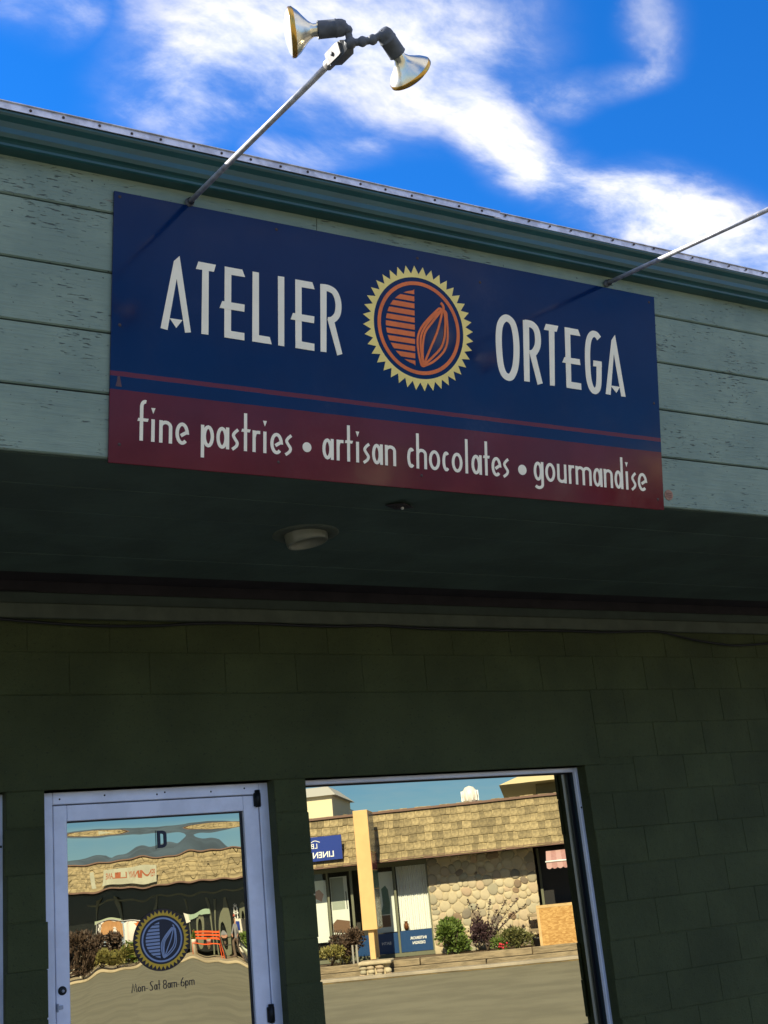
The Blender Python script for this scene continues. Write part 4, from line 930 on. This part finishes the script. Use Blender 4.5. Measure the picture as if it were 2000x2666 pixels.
# blade sign on posts, cobble plinth
bl = street('blade_sign', -1.235, -1.75, .30, label='tall tan blade sign on two posts standing on a cobble plinth', cat='sign')
b = MB(); b.box(-.165, .165, -.95, 0, .68, 3.25, b=.006); b.build('cabinet', M['tan'], bl)
for i, (z0, z1, c) in enumerate(((2.35, 3.2, (.10, .13, .15)), (1.95, 2.33, (.20, .05, .07)), (1.55, 1.93, (.03, .10, .06)), (.72, 1.53, (.17, .17, .14)))):
    b = MB(); b.box(.166, .172, -.92, -.03, z0, z1); b.build('face_panel', mat('blade sign print', c, .25, var=.35, vscale=4), bl)
for yy in (-.15, -.75): b = MB(); b.box(-.06, .06, yy-.06, yy+.06, .06, .679, b=.006); b.build('post', M['tan'], bl)
pn = street('cobble_plinth', -1.15, -2.05, 0, label='low plinth of round cobbles with a flat stone slab', cat='plinth')
b = MB(); b.box(-.36, .36, -.55, .12, .27, .345, b=.02); b.build('slab', mat('pale stone slab', (.48, .41, .29), .85, var=.15, vscale=5, bump=.006, bscale=15), pn)
b = MB(); b.box(-.28, .28, -.5, .0, -.02, .268); b.build('core', M['mortar'], pn)
cob = stone_mesh().mesh('cobble', M['stone'])
for i in range(11):
    o = link('cobble', cob, pn, (-.27+.18*(i % 4)+rnd.uniform(-.02, .02), .02+rnd.uniform(-.02, .02), .05+.085*(i//4))); o.scale = (rnd.uniform(.075, .11), .06, rnd.uniform(.045, .06))
# planter: timbers, soil, gravel strip, painted edge line
m = MB(); m.box(-3.4, 6.5, 0.02, 1.62, .004, .27); so_ = m.build('planting_bed', M['soil'], None, sloc(0, 0), (0, 0, SA)); tag(so_, kind='structure')
m = MB(); m.box(-3.5, 6.5, 1.95, 2.35, .004, .07, b=.01); tag(m.build('kerb', M['concrete'], None, sloc(0, 0), (0, 0, SA)), kind='structure')
m = MB(); m.add([(-3.6, 2.42, .004), (60, 2.42, .004), (60, 2.56, .004), (-3.6, 2.56, .004)], [(0, 1, 2, 3)]); tag(m.build('road_edge_line', mat('worn yellow road paint', (.34, .22, .06), .8, var=.5, vscale=3), None, sloc(0, 0), (0, 0, SA)), kind='structure')
def where(u):
    return ['below the linen sign', 'beside the cobble plinth', 'below the stone wall', 'below the chipboard crate', 'past the chipboard crate'][sum(u > k for k in (-2.0, .2, 2.0, 4.1))]
for r_, (w_, z0) in enumerate(((-1.80, .004), (-1.66, .155))):
    u = -3.4+.7*r_
    while u < 6.2:
        L_ = rnd.uniform(2.0, 2.6); o = street('landscape_timber', u+L_/2, w_, z0, rnd.uniform(-.004, .004), label='grey landscape timber in the %s course of the planter %s' % (('bottom', 'top')[r_], where(u+L_/2)), cat='timber', group='planter timbers %s course' % ('lower' if r_ == 0 else 'upper'))
        b = MB(); b.box(-L_/2+.01, L_/2-.01, -.075, .075, 0, .148, b=.012); b.build('beam', M['timber'], o); u += L_
# plants in the bed
def zb_(x, y, w): u, z = rz(x, y, w); return u
bush(zb_(785, 985, -.8), -.8, .27, .42, .42, M['lg'], 2600, .085, 21, 'bright green rounded shrub below the stone wall')
bush(zb_(160, 1020, -1.1), -1.1, .27, .36, .25, M['ly'], 1200, .06, 22, 'small yellow green shrub below the blue linen sign')
bush(zb_(240, 950, -.9), -.9, .27, .42, .48, M['lb'], 1700, .07, 23, 'brown twiggy shrub before the bed poster window')
bush(zb_(1100, 965, -.9), -.9, .27, .50, .26, M['lo'], 1900, .06, 24, 'low olive shrub between purple shrub and wooden crate')
bush(zb_(1010, 975, -1.1), -1.1, .27, .19, .16, M['lg'], 420, .06, 25, 'little light green plant with red flowers', name='flower_plant', cat='plant')
fl = street('red_flower', zb_(1035, 1003, -1.35), -1.35, .27, label='red flowers at the foot of the purple shrub', cat='flower'); b = MB()
for i in range(9): b.ball((rnd.uniform(-.1, .1), rnd.uniform(-.05, .05), .05+rnd.uniform(0, .1)), rnd.uniform(.018, .03), 6, 4)
b.build('petals', mat('red petals', (.5, .03, .05), .6), fl); b = MB()
for i in range(6): b.tube([(rnd.uniform(-.08, .08), 0, -.02), (rnd.uniform(-.08, .08), 0, .1)], .004, 4)
b.build('stem', M['lg'], fl)
pu = street('purple_shrub', zb_(950, 985, -.8), -.8, .27, label='open purple leaved shrub with long arching shoots against the stones', cat='shrub')
leafy('foliage', pu, M['lp'], 1500, .36, .3, .38, .06, cz=.34, seed=31); q = random.Random(33); lv = MB(); sb = MB()
for tx, tz in ((-.32, 1.12), (-.12, .98), (.18, 1.05), (.52, 1.0), (.80, 1.02), (.66, .72), (.95, .88), (.30, .82)):
    pa = smooth_path([(0, 0, 0), (tx*.35, rnd.uniform(-.08, .08), tz*.5), (tx, rnd.uniform(-.15, .15), tz)], 8); sb.tube(pa, [.012-.009*i/(len(pa)-1) for i in range(len(pa))], 5)
    for p_ in pa[5:]:
        for j in range(7):
            d = np.array([q.uniform(-1, 1), q.uniform(-1, 1), q.uniform(-.4, 1)]); d /= np.linalg.norm(d); s = np.cross(d, [0.3, .2, .9]); s /= np.linalg.norm(s)+1e-9; L_ = q.uniform(.04, .075); c = np.array(p_)
            lv.add([c, c+d*L_*.5+s*L_*.3, c+d*L_, c+d*L_*.5-s*L_*.3], [(0, 1, 2, 3)])
lv.build('shoot_leaves', M['lp'], pu); sb.build('stem', M['bark'], pu)
# chipboard crate, black pot, little timber bench and low post
def mat_osb():
    m = mat('oriented strand board', (.62, .38, .13), .7); t = m.node_tree; b = NB(t); p = t.nodes['Principled BSDF']
    vo = b.n('ShaderNodeTexVoronoi'); mp = b.n('ShaderNodeMapping'); t.links.new(b.n('ShaderNodeTexCoord').outputs['Object'], mp.inputs[0]); mp.inputs['Scale'].default_value = (14, 14, 34); mp.inputs['Rotation'].default_value = (0, .6, 0); t.links.new(mp.outputs[0], vo.inputs['Vector']); vo.inputs['Scale'].default_value = 1.3
    t.links.new(b.mix(b.mapr(b.noise(vo.outputs['Color'], 2, 1), .3, .7), (.38, .20, .055, 1), (.58, .36, .13, 1)), p.inputs['Base Color']); return m
cu0, cu1 = rz(1232, 990, -1.3)[0], rz(1418, 985, -1.3)[0]
cr = street('chipboard_crate', (cu0+cu1)/2, -.85, .27, label='open chipboard crate with pine top rails standing in the planter', cat='crate'); hw = (cu1-cu0)/2+.04; osb = mat_osb(); pine = mat('pine batten', (.58, .40, .19), .7, var=.12, vscale=6)
for a in ((-hw, hw, .43, .445), (-hw, hw, -.445, -.43)): b = MB(); b.box(a[0], a[1], a[2], a[3], 0, .80, b=.002); b.build('side_board', osb, cr)
for x in (-hw, hw-.015): b = MB(); b.box(x, x+.015, -.429, .429, 0, .80, b=.002); b.build('end_board', osb, cr)
for a in ((-hw-.01, hw+.01, .39, .45), (-hw-.01, hw+.01, -.45, -.39)): b = MB(); b.box(a[0], a[1], a[2], a[3], .801, .845, b=.003); b.build('top_rail', pine, cr)
for x in (-hw+.0, -.2, .2, hw-.06): b = MB(); b.box(x, x+.05, -.389, .389, .803, .84, b=.003); b.build('cross_rail', pine, cr)
b = MB(); b.box(-hw-.012, -hw+.05, .4455, .46, 0, .80, b=.002); b.build('corner_batten', pine, cr)
pt = street('black_pot', zb_(1215, 965, -1.0)-.02, -1.15, .27, label='black pot lying against the chipboard crate', cat='pot'); b = MB(); b.lathe([(.001, 0), (.09, 0), (.12, .16), (.13, .17), (.13, .2), (.115, .2), (.10, .05)], (0, 0, 0), (0, 0, 1), 20); b.build('body', M['gasket'], pt)
bn_ = street('garden_bench', zb_(1195, 900, -.25), -.30, .27, label='weathered timber bench end beside the stone wall', cat='bench')
for z in (.30, .62): b = MB(); b.box(-.16, .16, -.14, .14, z, z+.05, b=.006); b.build('plank' if z < .5 else 'top_plank', M['timber'], bn_)
for x in (-.14, .11):
    for y in (-.12, .09): b = MB(); b.box(x, x+.03, y, y+.03, -.02, .30 if y > 0 else .62, b=.003); b.build('leg', M['timber'], bn_)
for i, x in enumerate((275, 296)):
    gp_ = street('marker_post', zb_(x, 1005, -1.45), -1.45, .27, label='short grey stake standing in the planter beside the blade sign', cat='stake', group='pair of grey stakes'); b = MB(); b.box(-.02, .02, -.02, .02, -.05, .42, b=.003); b.build('stake', mat('grey stake', (.28, .27, .24), .8), gp_)
# awning on the shop right of the stone wall
aw = street('striped_awning', rz(1322, 500, -1.2)[0], -1.05, 1.88, label='small mauve awning with white bar and scalloped edge', cat='awning'); ma = mat('mauve canvas', (.40, .22, .21), .8, var=.12, vscale=10); mw = mat('pale mauve canvas', (.48, .30, .29), .8); hw = .36
for i in range(6):
    x0, x1 = -hw+.12*i, -hw+.12*(i+1)
    b = MB(); b.add([(x0, 0, .16), (x1, 0, .16), (x1*.93, -.42, .40), (x0*.93, -.42, .40)], [(0, 1, 2, 3)]); n_ = 6
    b.add([(x0+(x1-x0)*k/n_, .004, .159) for k in range(n_+1)]+[(x0+(x1-x0)*k/n_, .006, .02-.03*math.sin(math.pi*k/n_)) for k in range(n_+1)], [(k, n_+1+k, n_+2+k, k+1) for k in range(n_)]); b.build('canvas_strip', ma if i % 2 else mw, aw)
b = MB(); b.tube([(-hw-.02, .012, .155), (hw+.02, .012, .155)], .018, 10); b.build('front_bar', M['postwhite'], aw)
for x in (-hw*.8, hw*.8): b = MB(); b.tube([(x, 0, .14), (x, -1.9, .10)], .01, 6); b.build('arm', M['postwhite'], aw)
lpart('shopfront', M['gasket'], ls, (2.6, 6.3, .5, .56, .25, 2.38)); 
b = MB()
for u_ in (2.62, 3.5, 4.4, 5.3, 6.2): b.box(u_-.03, u_+.03, -.5, -.44, .25, 2.38)
b.build('shopfront_mullion', M['mull'], ls)
# buildings and hill behind the shake roof
def box_house(name, u0, u1, w0, w1, z0, z1, mw_, mr, label, hip=.5, over=.25, wins=()):
    o = street(name, (u0+u1)/2, w0, 0, label=label, cat='building'); hw = (u1-u0)/2; dp = w1-w0
    b = MB(); b.box(-hw, hw, -dp, 0, 0, z1); b.build('wall', mw_, o)
    b = MB(); A = [(-hw-over, over, z1), (hw+over, over, z1), (hw+over, -dp-over, z1), (-hw-over, -dp-over, z1)]; b.add(A+[(x*.55, y*.55-dp*.22, z1+hip) for x, y, z in A], [(0, 1, 5, 4), (1, 2, 6, 5), (2, 3, 7, 6), (3, 0, 4, 7), (4, 5, 6, 7), (3, 2, 1, 0)]); b.build('roof', mr, o)
    for x0, x1, a, c in wins:
        b = MB(); b.box(x0, x1, .002, .04, a, c); wf = b.build('window', M['postwhite'], o); b = MB(); b.box(x0+.06, x1-.06, .041, .05, a+.06, c-.06); b.build('pane', gk_, wf)
    return o
u0, zt = rz(45, 225, 9); u1, _ = rz(165, 225, 9)
crm = mat('cream siding', (.68, .62, .42), .7)
box_house('cream_tower_house', u0-.6, u1, 9, 13, 0, zt, crm, mat('pale grey roof', (.45, .45, .42), .7), 'tall cream house rising behind the shake roof near the blade sign', hip=.35, over=.15)
u0, z1_ = rz(1010, 175, 12); u1, _ = rz(1400, 150, 12)
box_house('olive_house', u0+1.2, u0+9, 12, 19, 0, z1_, mat('olive siding', (.22, .20, .10), .8), mat('tan roof edge', (.62, .52, .30), .7), 'olive house with broad tan eaves behind the shake roof', hip=.9, over=1.2, wins=((-1.2, -.3, z1_-1.25, z1_-.55), (.2, 1.1, z1_-1.25, z1_-.55)))
u0, zt = rz(855, 165, 4); zb2 = rz(855, 260, 4)[1]
tk = street('roof_ventilator', u0, 4, 3.44, label='round white ventilator standing on the flat roof behind the shakes', cat='ventilator'); h_ = zt-3.44
b = MB(); b.lathe([(.13, 0), (.13, h_*.45), (.18, h_*.5), (.22, h_*.66), (.20, h_*.82), (.12, h_*.95), (.001, h_)], (0, 0, 0), (0, 0, 1), 20); b.build('drum', mat('white ventilator', (.72, .70, .64), .4), tk)
for i in range(10):
    a = 2*math.pi*i/10; b = MB(); b.box(.19, .235, -.010, .010, h_*.52, h_*.84); b.build('fin', M['postwhite'], tk, rot=(0, 0, a))
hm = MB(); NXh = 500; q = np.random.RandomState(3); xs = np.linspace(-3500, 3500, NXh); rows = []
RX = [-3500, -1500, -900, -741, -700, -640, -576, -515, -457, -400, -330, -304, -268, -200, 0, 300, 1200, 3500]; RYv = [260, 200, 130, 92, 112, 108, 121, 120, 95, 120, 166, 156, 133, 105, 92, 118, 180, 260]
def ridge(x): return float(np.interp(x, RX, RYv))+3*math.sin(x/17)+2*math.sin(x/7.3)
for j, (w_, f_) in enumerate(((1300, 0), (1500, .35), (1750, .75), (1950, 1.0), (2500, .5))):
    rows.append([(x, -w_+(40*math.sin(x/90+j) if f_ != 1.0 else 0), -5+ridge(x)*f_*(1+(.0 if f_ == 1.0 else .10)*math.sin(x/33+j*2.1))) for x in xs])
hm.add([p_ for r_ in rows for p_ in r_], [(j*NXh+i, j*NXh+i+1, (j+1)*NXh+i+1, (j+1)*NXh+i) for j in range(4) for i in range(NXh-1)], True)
tag(hm.build('mountain', mat('forested slope painted haze blue', (.075, .115, .15), .9, var=.3, vscale=.006), None, sloc(0, 0), (0, 0, SA)), kind='structure')  # distance haze is mixed into the slope's bluish base colour

# ------------------------------------------------------------------ clothes shop further along (seen in the door)
PW = 22.0
pe_l, pe_lz = rd_(370, 718, PW-.6); pe_r, pe_rz = rd_(1335, 620, PW-.6); p_top = (rd_(365, 560, PW+.5)[1]+rd_(1330, 480, PW+.5)[1])/2; p_eave = (pe_lz+pe_rz)/2
PU0, PU1 = pe_l-2.5, pe_r+2.5; PC = (PU0+PU1)/2
ps = street('clothes_shop', PC, PW, label='long dark clothes shop with shallow cedar shake mansard further down the street', cat='building'); hw = (PU1-PU0)/2
def ppart(name, mats, *boxes, parent=ps):
    m = MB()
    for u0, u1, w0, w1, z0, z1 in boxes: m.box(u0, u1, -w1, -w0, z0, z1)
    return m.build(name, mats, parent)
ppart('wall', M['render'], (-hw, hw, 1.6, 9, 0, p_eave+.3)); ppart('soffit', M['render'], (-hw, hw, -.55, 1.6, p_eave-.02, p_eave+.02)); ppart('flat_roof', M['rtrim'], (-hw, hw, .52, 9, p_top-.1, p_top-.02))
ppart('eave_board', M['rtrim'], (-hw, hw, -.62, -.58, p_eave-.06, p_eave)); ppart('roof_cap', M['rtrim'], (-hw, hw, .42, .6, p_top, p_top+.05))
sl2 = math.hypot(1.1, p_top-p_eave); EY2 = np.array([0, -1.1, p_top-p_eave])/sl2; EZ2 = np.array([0, p_top-p_eave, 1.1])/sl2
m = MB(); m.add([(-hw, .51, p_eave), (hw, .51, p_eave), (hw, -.59, p_top), (-hw, -.59, p_top)], [(3, 2, 1, 0)]); pr = m.build('mansard_roof', M['shakebed'], ps); rest = MB()
M['shake2'] = mat('weathered cedar shake field', (.29, .23, .125), .85, var=.35, vscale=5, bump=.006, bscale=30)
for r_ in range(6):
    u = -hw; o0 = np.array([0, .575, p_eave-.03])+EY2*(r_*sl2/6)
    while u < hw-.2:
        w_ = rnd.uniform(.12, .26); shake_mb(rest, w_-.01, sl2/6*1.25, .035, o0+EXv*(u+w_/2)+EY2*rnd.uniform(-.03, .02)+EZ2*rnd.uniform(0, .012), EXv, EY2, EZ2); u += w_
tag(rest.build('shingle_field', M['shake2'], pr), kind='stuff')
ppart('shopfront_glass', mat('dark shop glass', (.012, .014, .014), .12, spec=.5), (-hw, hw, 1.0, 1.03, .25, p_eave-.06))
for i, x in enumerate((545, 640, 860, 1000, 1115, 1160, 1205, 1335)):
    uu = rd_(x, 850, PW+.9)[0]-PC; ppart('mullion', M['mull'], (uu-.05, uu+.05, .93, .999, .12, rd_(x, 745, PW+.9)[1]))
ppart('head_rail', M['mull'], (rd_(480, 850, PW+.9)[0]-PC, rd_(1340, 850, PW+.9)[0]-PC, .92, .998, rd_(860, 745, PW+.9)[1], rd_(860, 745, PW+.9)[1]+.07))
a, za_ = rd_(525, 570, PW-.7); c, zc2 = rd_(855, 640, PW-.7); zt_ = rd_(690, 575, PW-.7)[1]; zb3 = rd_(690, 668, PW-.7)[1]
sg2 = street('clothes_shop_sign', (a+c)/2, PW-.75, zb3, label='pale grey clothes shop sign with rust red letters on the roof edge', cat='sign'); W2 = (c-a)
b = MB(); b.box(-W2/2, W2/2, -.05, 0, 0, zt_-zb3, b=.004); b.build('panel', mat('pale sign board', (.40, .40, .31), .7, var=.1, vscale=3), sg2)
link('lettering', text_mesh('PENNY LANE', (zt_-zb3)*.55, mat('rust red paint', (.34, .09, .03), .6), .003, .004), sg2, (0, .002, (zt_-zb3)*.56), FACE)
b = MB(); b.box(-W2/2+.1, -W2/2+.14, -.7, -.05, .1, .14); b.box(W2/2-.14, W2/2-.1, -.7, -.05, .1, .14); b.build('bracket', M['render'], sg2)
# raised walk before the clothes shop
wz = .10
m = MB(); m.box(pe_l-3.5, pe_r+2.5, -PW-1, -PW+4.2, .004, wz, b=.02); tag(m.build('shop_walk', mat('sandy paving', (.40, .33, .22), .85, var=.2, vscale=1.5, bump=.004, bscale=20), None, sloc(0, 0), (0, 0, SA)), kind='structure')
def du(x, w=PW-1.2): return rd_(x, 1040, w)[0]
# orange bench
mo = mat('orange painted steel', (.75, .10, .012), .5)
ob = street('orange_bench', du(1135), PW-1.5, wz, label='bright orange slatted bench outside the clothes shop', cat='bench'); bw = .62
for x in (-bw, bw-.04):
    for y in (-.22, .2): b = MB(); b.box(x, x+.04, y, y+.04, 0, .45 if y > 0 else .95, b=.004); b.build('leg', mo, ob)
    b = MB(); b.box(x, x+.04, -.17, .24, .62, .66, b=.004); b.build('armrest', mo, ob)
for i in range(4): b = MB(); b.box(-bw+.045, bw-.045, -.16+.1*i, -.09+.1*i, .42, .45, b=.004); b.build('seat_slat', mo, ob)
for i in range(3): b = MB(); b.box(-bw+.045, bw-.045, -.215, -.19, .58+.13*i, .66+.13*i, b=.004); b.build('back_slat', mo, ob)
# dark metal chair with a seated person
mdk = mat('black steel chair', (.015, .015, .017), .5); cu = du(1272)
ch = street('metal_armchair', cu, PW-1.5, wz, label='black metal armchair with a person seated in it', cat='chair')
for x in (-.29, .26):
    for y in (-.26, .22): b = MB(); b.box(x, x+.03, y, y+.03, 0, .66 if y > 0 else .95, b=.004); b.build('leg', mdk, ch)
    b = MB(); b.box(x, x+.03, -.23, .25, .661, .69, b=.004); b.build('armrest', mdk, ch)
b = MB(); b.box(-.257, .257, -.24, .24, .42, .45, b=.006); b.build('seat', mdk, ch); b = MB(); b.box(-.257, .257, -.262, -.235, .55, .95, b=.006); b.build('backrest', mdk, ch)
def person(u, w, z, label, skin, shirt, trousers, hatc):
    o = street('person', u, w, z, label=label, cat='person')
    J = {'pel': (0, -.10, .55, .13), 'ab': (0, -.12, .72, .12), 'ch': (0, -.13, .92, .145), 'nk': (0, -.10, 1.10, .055), 'hd': (0, -.08, 1.20, .075), 'ht': (0, -.07, 1.30, .075)}
    E_ = [('pel', 'ab'), ('ab', 'ch'), ('ch', 'nk'), ('nk', 'hd'), ('hd', 'ht')]
    for s, n_ in ((-1, 'l'), (1, 'r')):
        J.update({'hp'+n_: (.10*s, -.06, .54, .095), 'kn'+n_: (.13*s, .36, .55, .065), 'an'+n_: (.13*s, .40, .10, .042), 'to'+n_: (.14*s, .54, .05, .035),
                  'sh'+n_: (.19*s, -.12, 1.00, .062), 'el'+n_: (.27*s, -.02, .76, .046), 'wr'+n_: (.20*s, .20, .70, .034), 'ha'+n_: (.17*s, .28, .68, .036)})
        E_ += [('pel', 'hp'+n_), ('hp'+n_, 'kn'+n_), ('kn'+n_, 'an'+n_), ('an'+n_, 'to'+n_), ('ch', 'sh'+n_), ('sh'+n_, 'el'+n_), ('el'+n_, 'wr'+n_), ('wr'+n_, 'ha'+n_)]
    ks = list(J); me = bpy.data.meshes.new('body'); me.from_pydata([J[k][:3] for k in ks], [(ks.index(a), ks.index(c)) for a, c in E_], [])
    bo = link('body', me, o); sk = bo.modifiers.new('skin', 'SKIN')
    for i, k in enumerate(ks): me.skin_vertices[0].data[i].radius = (J[k][3], J[k][3]); me.skin_vertices[0].data[i].use_root = (k == 'pel')
    bo.modifiers.new('sub', 'SUBSURF').levels = 1; dg = bpy.context.evaluated_depsgraph_get(); nm = bpy.data.meshes.new_from_object(bo.evaluated_get(dg)); bo.modifiers.clear(); bo.data = nm
    nm.materials.clear()
    for q_ in (skin, shirt, trousers): nm.materials.append(q_)
    for pz in nm.polygons:
        c = pz.center; pz.use_smooth = True
        pz.material_index = 0 if c.z > 1.08 or (c.y > .08 and .60 < c.z < .80 and abs(c.x) < .26) else (1 if c.z > .63 else 2)
    b = MB(); b.lathe([(.001, .085), (.07, .08), (.09, .04), (.092, .0), (.16, -.005), (.165, -.012), (.09, -.012)], (0, -.07, 1.345), (0, -.1, 1), 18); b.build('hat', hatc, o)
    return o
person(cu, PW-1.5, wz-.09+.09, 'person in a red hat and grey shirt sitting in the black metal chair', mat('skin', (.45, .24, .16), .6), mat('grey shirt', (.20, .20, .21), .8), mat('brown trousers', (.12, .085, .06), .8), mat('red hat', (.42, .09, .06), .7))
# planters, pots, letters on the glass
def planter(u, w, label, rw, h, mat_, leaf, seed):
    o = street('planter', u, w, wz, label=label, cat='planter'); b = MB(); b.lathe([(.001, 0), (rw*.8, 0), (rw, h*.8), (rw*1.06, h*.84), (rw*1.06, h), (rw*.95, h), (rw*.9, h*.85), (.001, h*.84)], (0, 0, 0), (0, 0, 1), 18); b.build('pot', mat_, o)
    leafy('foliage', o, leaf, 500, rw*.9, rw*.9, h*.45, .1, cz=h+.1, seed=seed)
wp = mat('white glazed pot', (.70, .66, .56), .5)
planter(du(1068), PW-1.4, 'white barrel planter beside the orange bench', .30, .58, wp, M['lg'], 41); planter(du(1345), PW-1.2, 'pale planter with a trimmed green bush at the end of the shop', .36, .5, mat('pale green pot', (.50, .55, .45), .6), M['lg'], 42)
gs_ = street('window_emblem', du(1295, PW+.95), PW+.97, wz, label='white gear emblem with stacked lettering on the dark shop glass', cat='emblem')
gz = rd_(1295, 815, PW+.95)[1]-wz
b = MB(); b.ribbon([(.17*math.cos(t), gz+.30*math.sin(t)) for t in np.linspace(0, 6.283, 41)[:-1]], .06, .004, closed=True)
for i in range(12):
    t = 2*math.pi*i/12; b.prism([(x, z) for x, z in [(.20*math.cos(t-.1), gz+.33*math.sin(t-.1)), (.26*math.cos(t-.08), gz+.40*math.sin(t-.08)), (.26*math.cos(t+.08), gz+.40*math.sin(t+.08)), (.20*math.cos(t+.1), gz+.33*math.sin(t+.1))]], .004)
b.build('gear', M['postwhite'], gs_, rot=(0, 0, math.pi)); link('lettering', text_mesh('CE', .20, M['postwhite'], .003, .004), gs_, (0, .004, gz), FACE); link('lettering', text_mesh('H-H', .28, M['postwhite'], .003, .006), gs_, (0, .004, gz-.75), FACE)
wb_ = street('white_notice_box', du(1305, PW-.4), PW-.2, wz, label='white notice cabinet with a blue panel on the shop wall', cat='cabinet'); b = MB(); b.box(-.32, .32, -.14, .14, 0, 1.25, b=.02); b.build('body', wp, wb_); b = MB(); b.box(-.2, .2, .141, .15, .85, 1.15); b.build('panel', M['linenblue'], wb_)
# garments on a rail
rk = street('garment_rail', du(690), PW-1.0, wz, label='long steel garment rail outside the clothes shop', cat='rail'); rl = abs(du(540)-du(830))/2
RH = rd_(690, 862, PW-1.0)[1]-wz
b = MB(); b.tube([(-rl, 0, RH), (rl, 0, RH)], .02, 8); b.build('rail', M['steel'], rk)
for x in (-rl, rl): b = MB(); b.tube([(x, 0, 0), (x, 0, RH)], .02, 8); b.box(x-.03, x+.03, -.3, .3, 0, .03); b.build('upright', M['steel'], rk)
def check_mat():
    m = mat('checked cotton', (.7, .7, .68), .8); t = m.node_tree; b = NB(t); p = t.nodes['Principled BSDF']; c = b.n('ShaderNodeTexChecker'); t.links.new(b.n('ShaderNodeTexCoord').outputs['Object'], c.inputs[0]); c.inputs['Scale'].default_value = 9; c.inputs[1].default_value = (.72, .7, .66, 1); c.inputs[2].default_value = (.10, .09, .09, 1); t.links.new(c.outputs[0], p.inputs['Base Color']); return m
GAR = [(605, check_mat(), 1.35, .60, 'black and white checked dress hanging on the garment rail'), (632, mat('tan suede', (.42, .22, .09), .8), .62, .45, 'short tan jacket hanging on the garment rail'), (655, mat('pale denim', (.30, .38, .47), .8), 1.45, .38, 'pale denim trousers hanging on the garment rail'), (690, mat('white cotton', (.75, .71, .66), .8), 1.3, .55, 'long white dress hanging on the garment rail'), (715, mat('orange knit', (.55, .17, .05), .85), .7, .5, 'orange knitted top hanging on the garment rail'), (738, mat('red wool', (.50, .05, .04), .8), 1.1, .42, 'long red cardigan hanging on the garment rail')]
for i, (x, m_, L_, W_, lab) in enumerate(GAR):
    o = street('garment', du(x, PW-1.0), PW-1.06-.03*(i % 2), wz+RH, rnd.uniform(-.3, .3), label=lab, cat='garment', group='garments on the rail'); b = MB(); n_ = 24; vs = []
    for row, (zz_, f_) in enumerate(((-.04, .25), (-.12, .85), (-.35, .72), (-L_*.6, .85), (-L_, 1.05))):
        for k in range(n_): t = 2*math.pi*k/n_; vs.append((W_/2*f_*math.cos(t), (.07+.03*math.sin(5*t+i))*math.sin(t)*(1+.2*row), zz_))
    b.add(vs, [(j*n_+k, (j+1)*n_+k, (j+1)*n_+(k+1) % n_, j*n_+(k+1) % n_) for j in range(4) for k in range(n_)], True); b.build('cloth', m_, o)
    b = MB(); b.tube([(0, 0, -.05), (0, 0, .0), (0, .02, .025)], .006, 5); b.build('hanger', M['steel'], o)
# hats / cloths hung inside the window, white chair, shrubs
for i, (x, y, w_, h_, lab) in enumerate(((580, 862, .9, .16, 'long pale green scarf hung across the shop window over the checked dress'), (785, 838, .45, .45, 'square pale green cloth hung in the shop window behind the sun decal'), (985, 820, .5, .42, 'white blouse hung in the shop window'), (1055, 812, .9, .26, 'green towel hung across the shop window beside the white blouse'))):
    u_, z_ = rd_(x, y, PW+.8); o = street('hung_cloth', u_, PW+.86, z_-h_, label=lab, cat='cloth'); b = MB(); n_ = 12
    b.add([(-w_/2+w_*k/n_, .02*math.sin(k*1.3), h_*r_+(.1*k/n_ if r_ == 0 else 0)) for r_ in (0, 1) for k in range(n_+1)], [(k, k+1, n_+2+k, n_+1+k) for k in range(n_)], True); b.build('fabric', mat('cloth', [(.36, .42, .30), (.42, .48, .36), (.7, .68, .62), (.30, .42, .32)][i], .8), o)
wc = street('white_chair', du(445, PW-1.6), PW-1.8, wz, label='white garden chair behind the brown shrub', cat='chair')
for x in (-.25, .21):
    for y in (-.24, .2): b = MB(); b.box(x, x+.04, y, y+.04, 0, .43 if y > 0 else 1.0, b=.004); b.build('leg', wp, wc)
b = MB(); b.box(-.25, .25, -.2, .24, .431, .46, b=.006); b.build('seat', wp, wc)
for i in range(3): b = MB(); b.box(-.205+.15*i, -.105+.15*i, -.235, -.21, .50, .98, b=.004); b.build('back_slat', wp, wc)
def db(x, y, w, r_, h, m_, n_, s, seed, lab): bush(rd_(x, y, w)[0], w, .004 if w < PW-4.2 else wz, r_, h, m_, n_, s, seed, lab)
db(440, 1100, PW-3.6, 1.0, .75, M['lb'], 2200, .14, 51, 'wide brown shrub before the white garden chair'); db(530, 1080, PW-3.2, .75, .7, M['lb'], 1600, .13, 52, 'brown shrub under the checked dress')
db(620, 1105, PW-3.8, .62, .42, M['ly'], 1100, .11, 53, 'yellow green shrub before the garment rail'); db(725, 1085, PW-3.4, .6, .5, M['lg'], 1100, .11, 54, 'green shrub left of the sun decal before the garments')
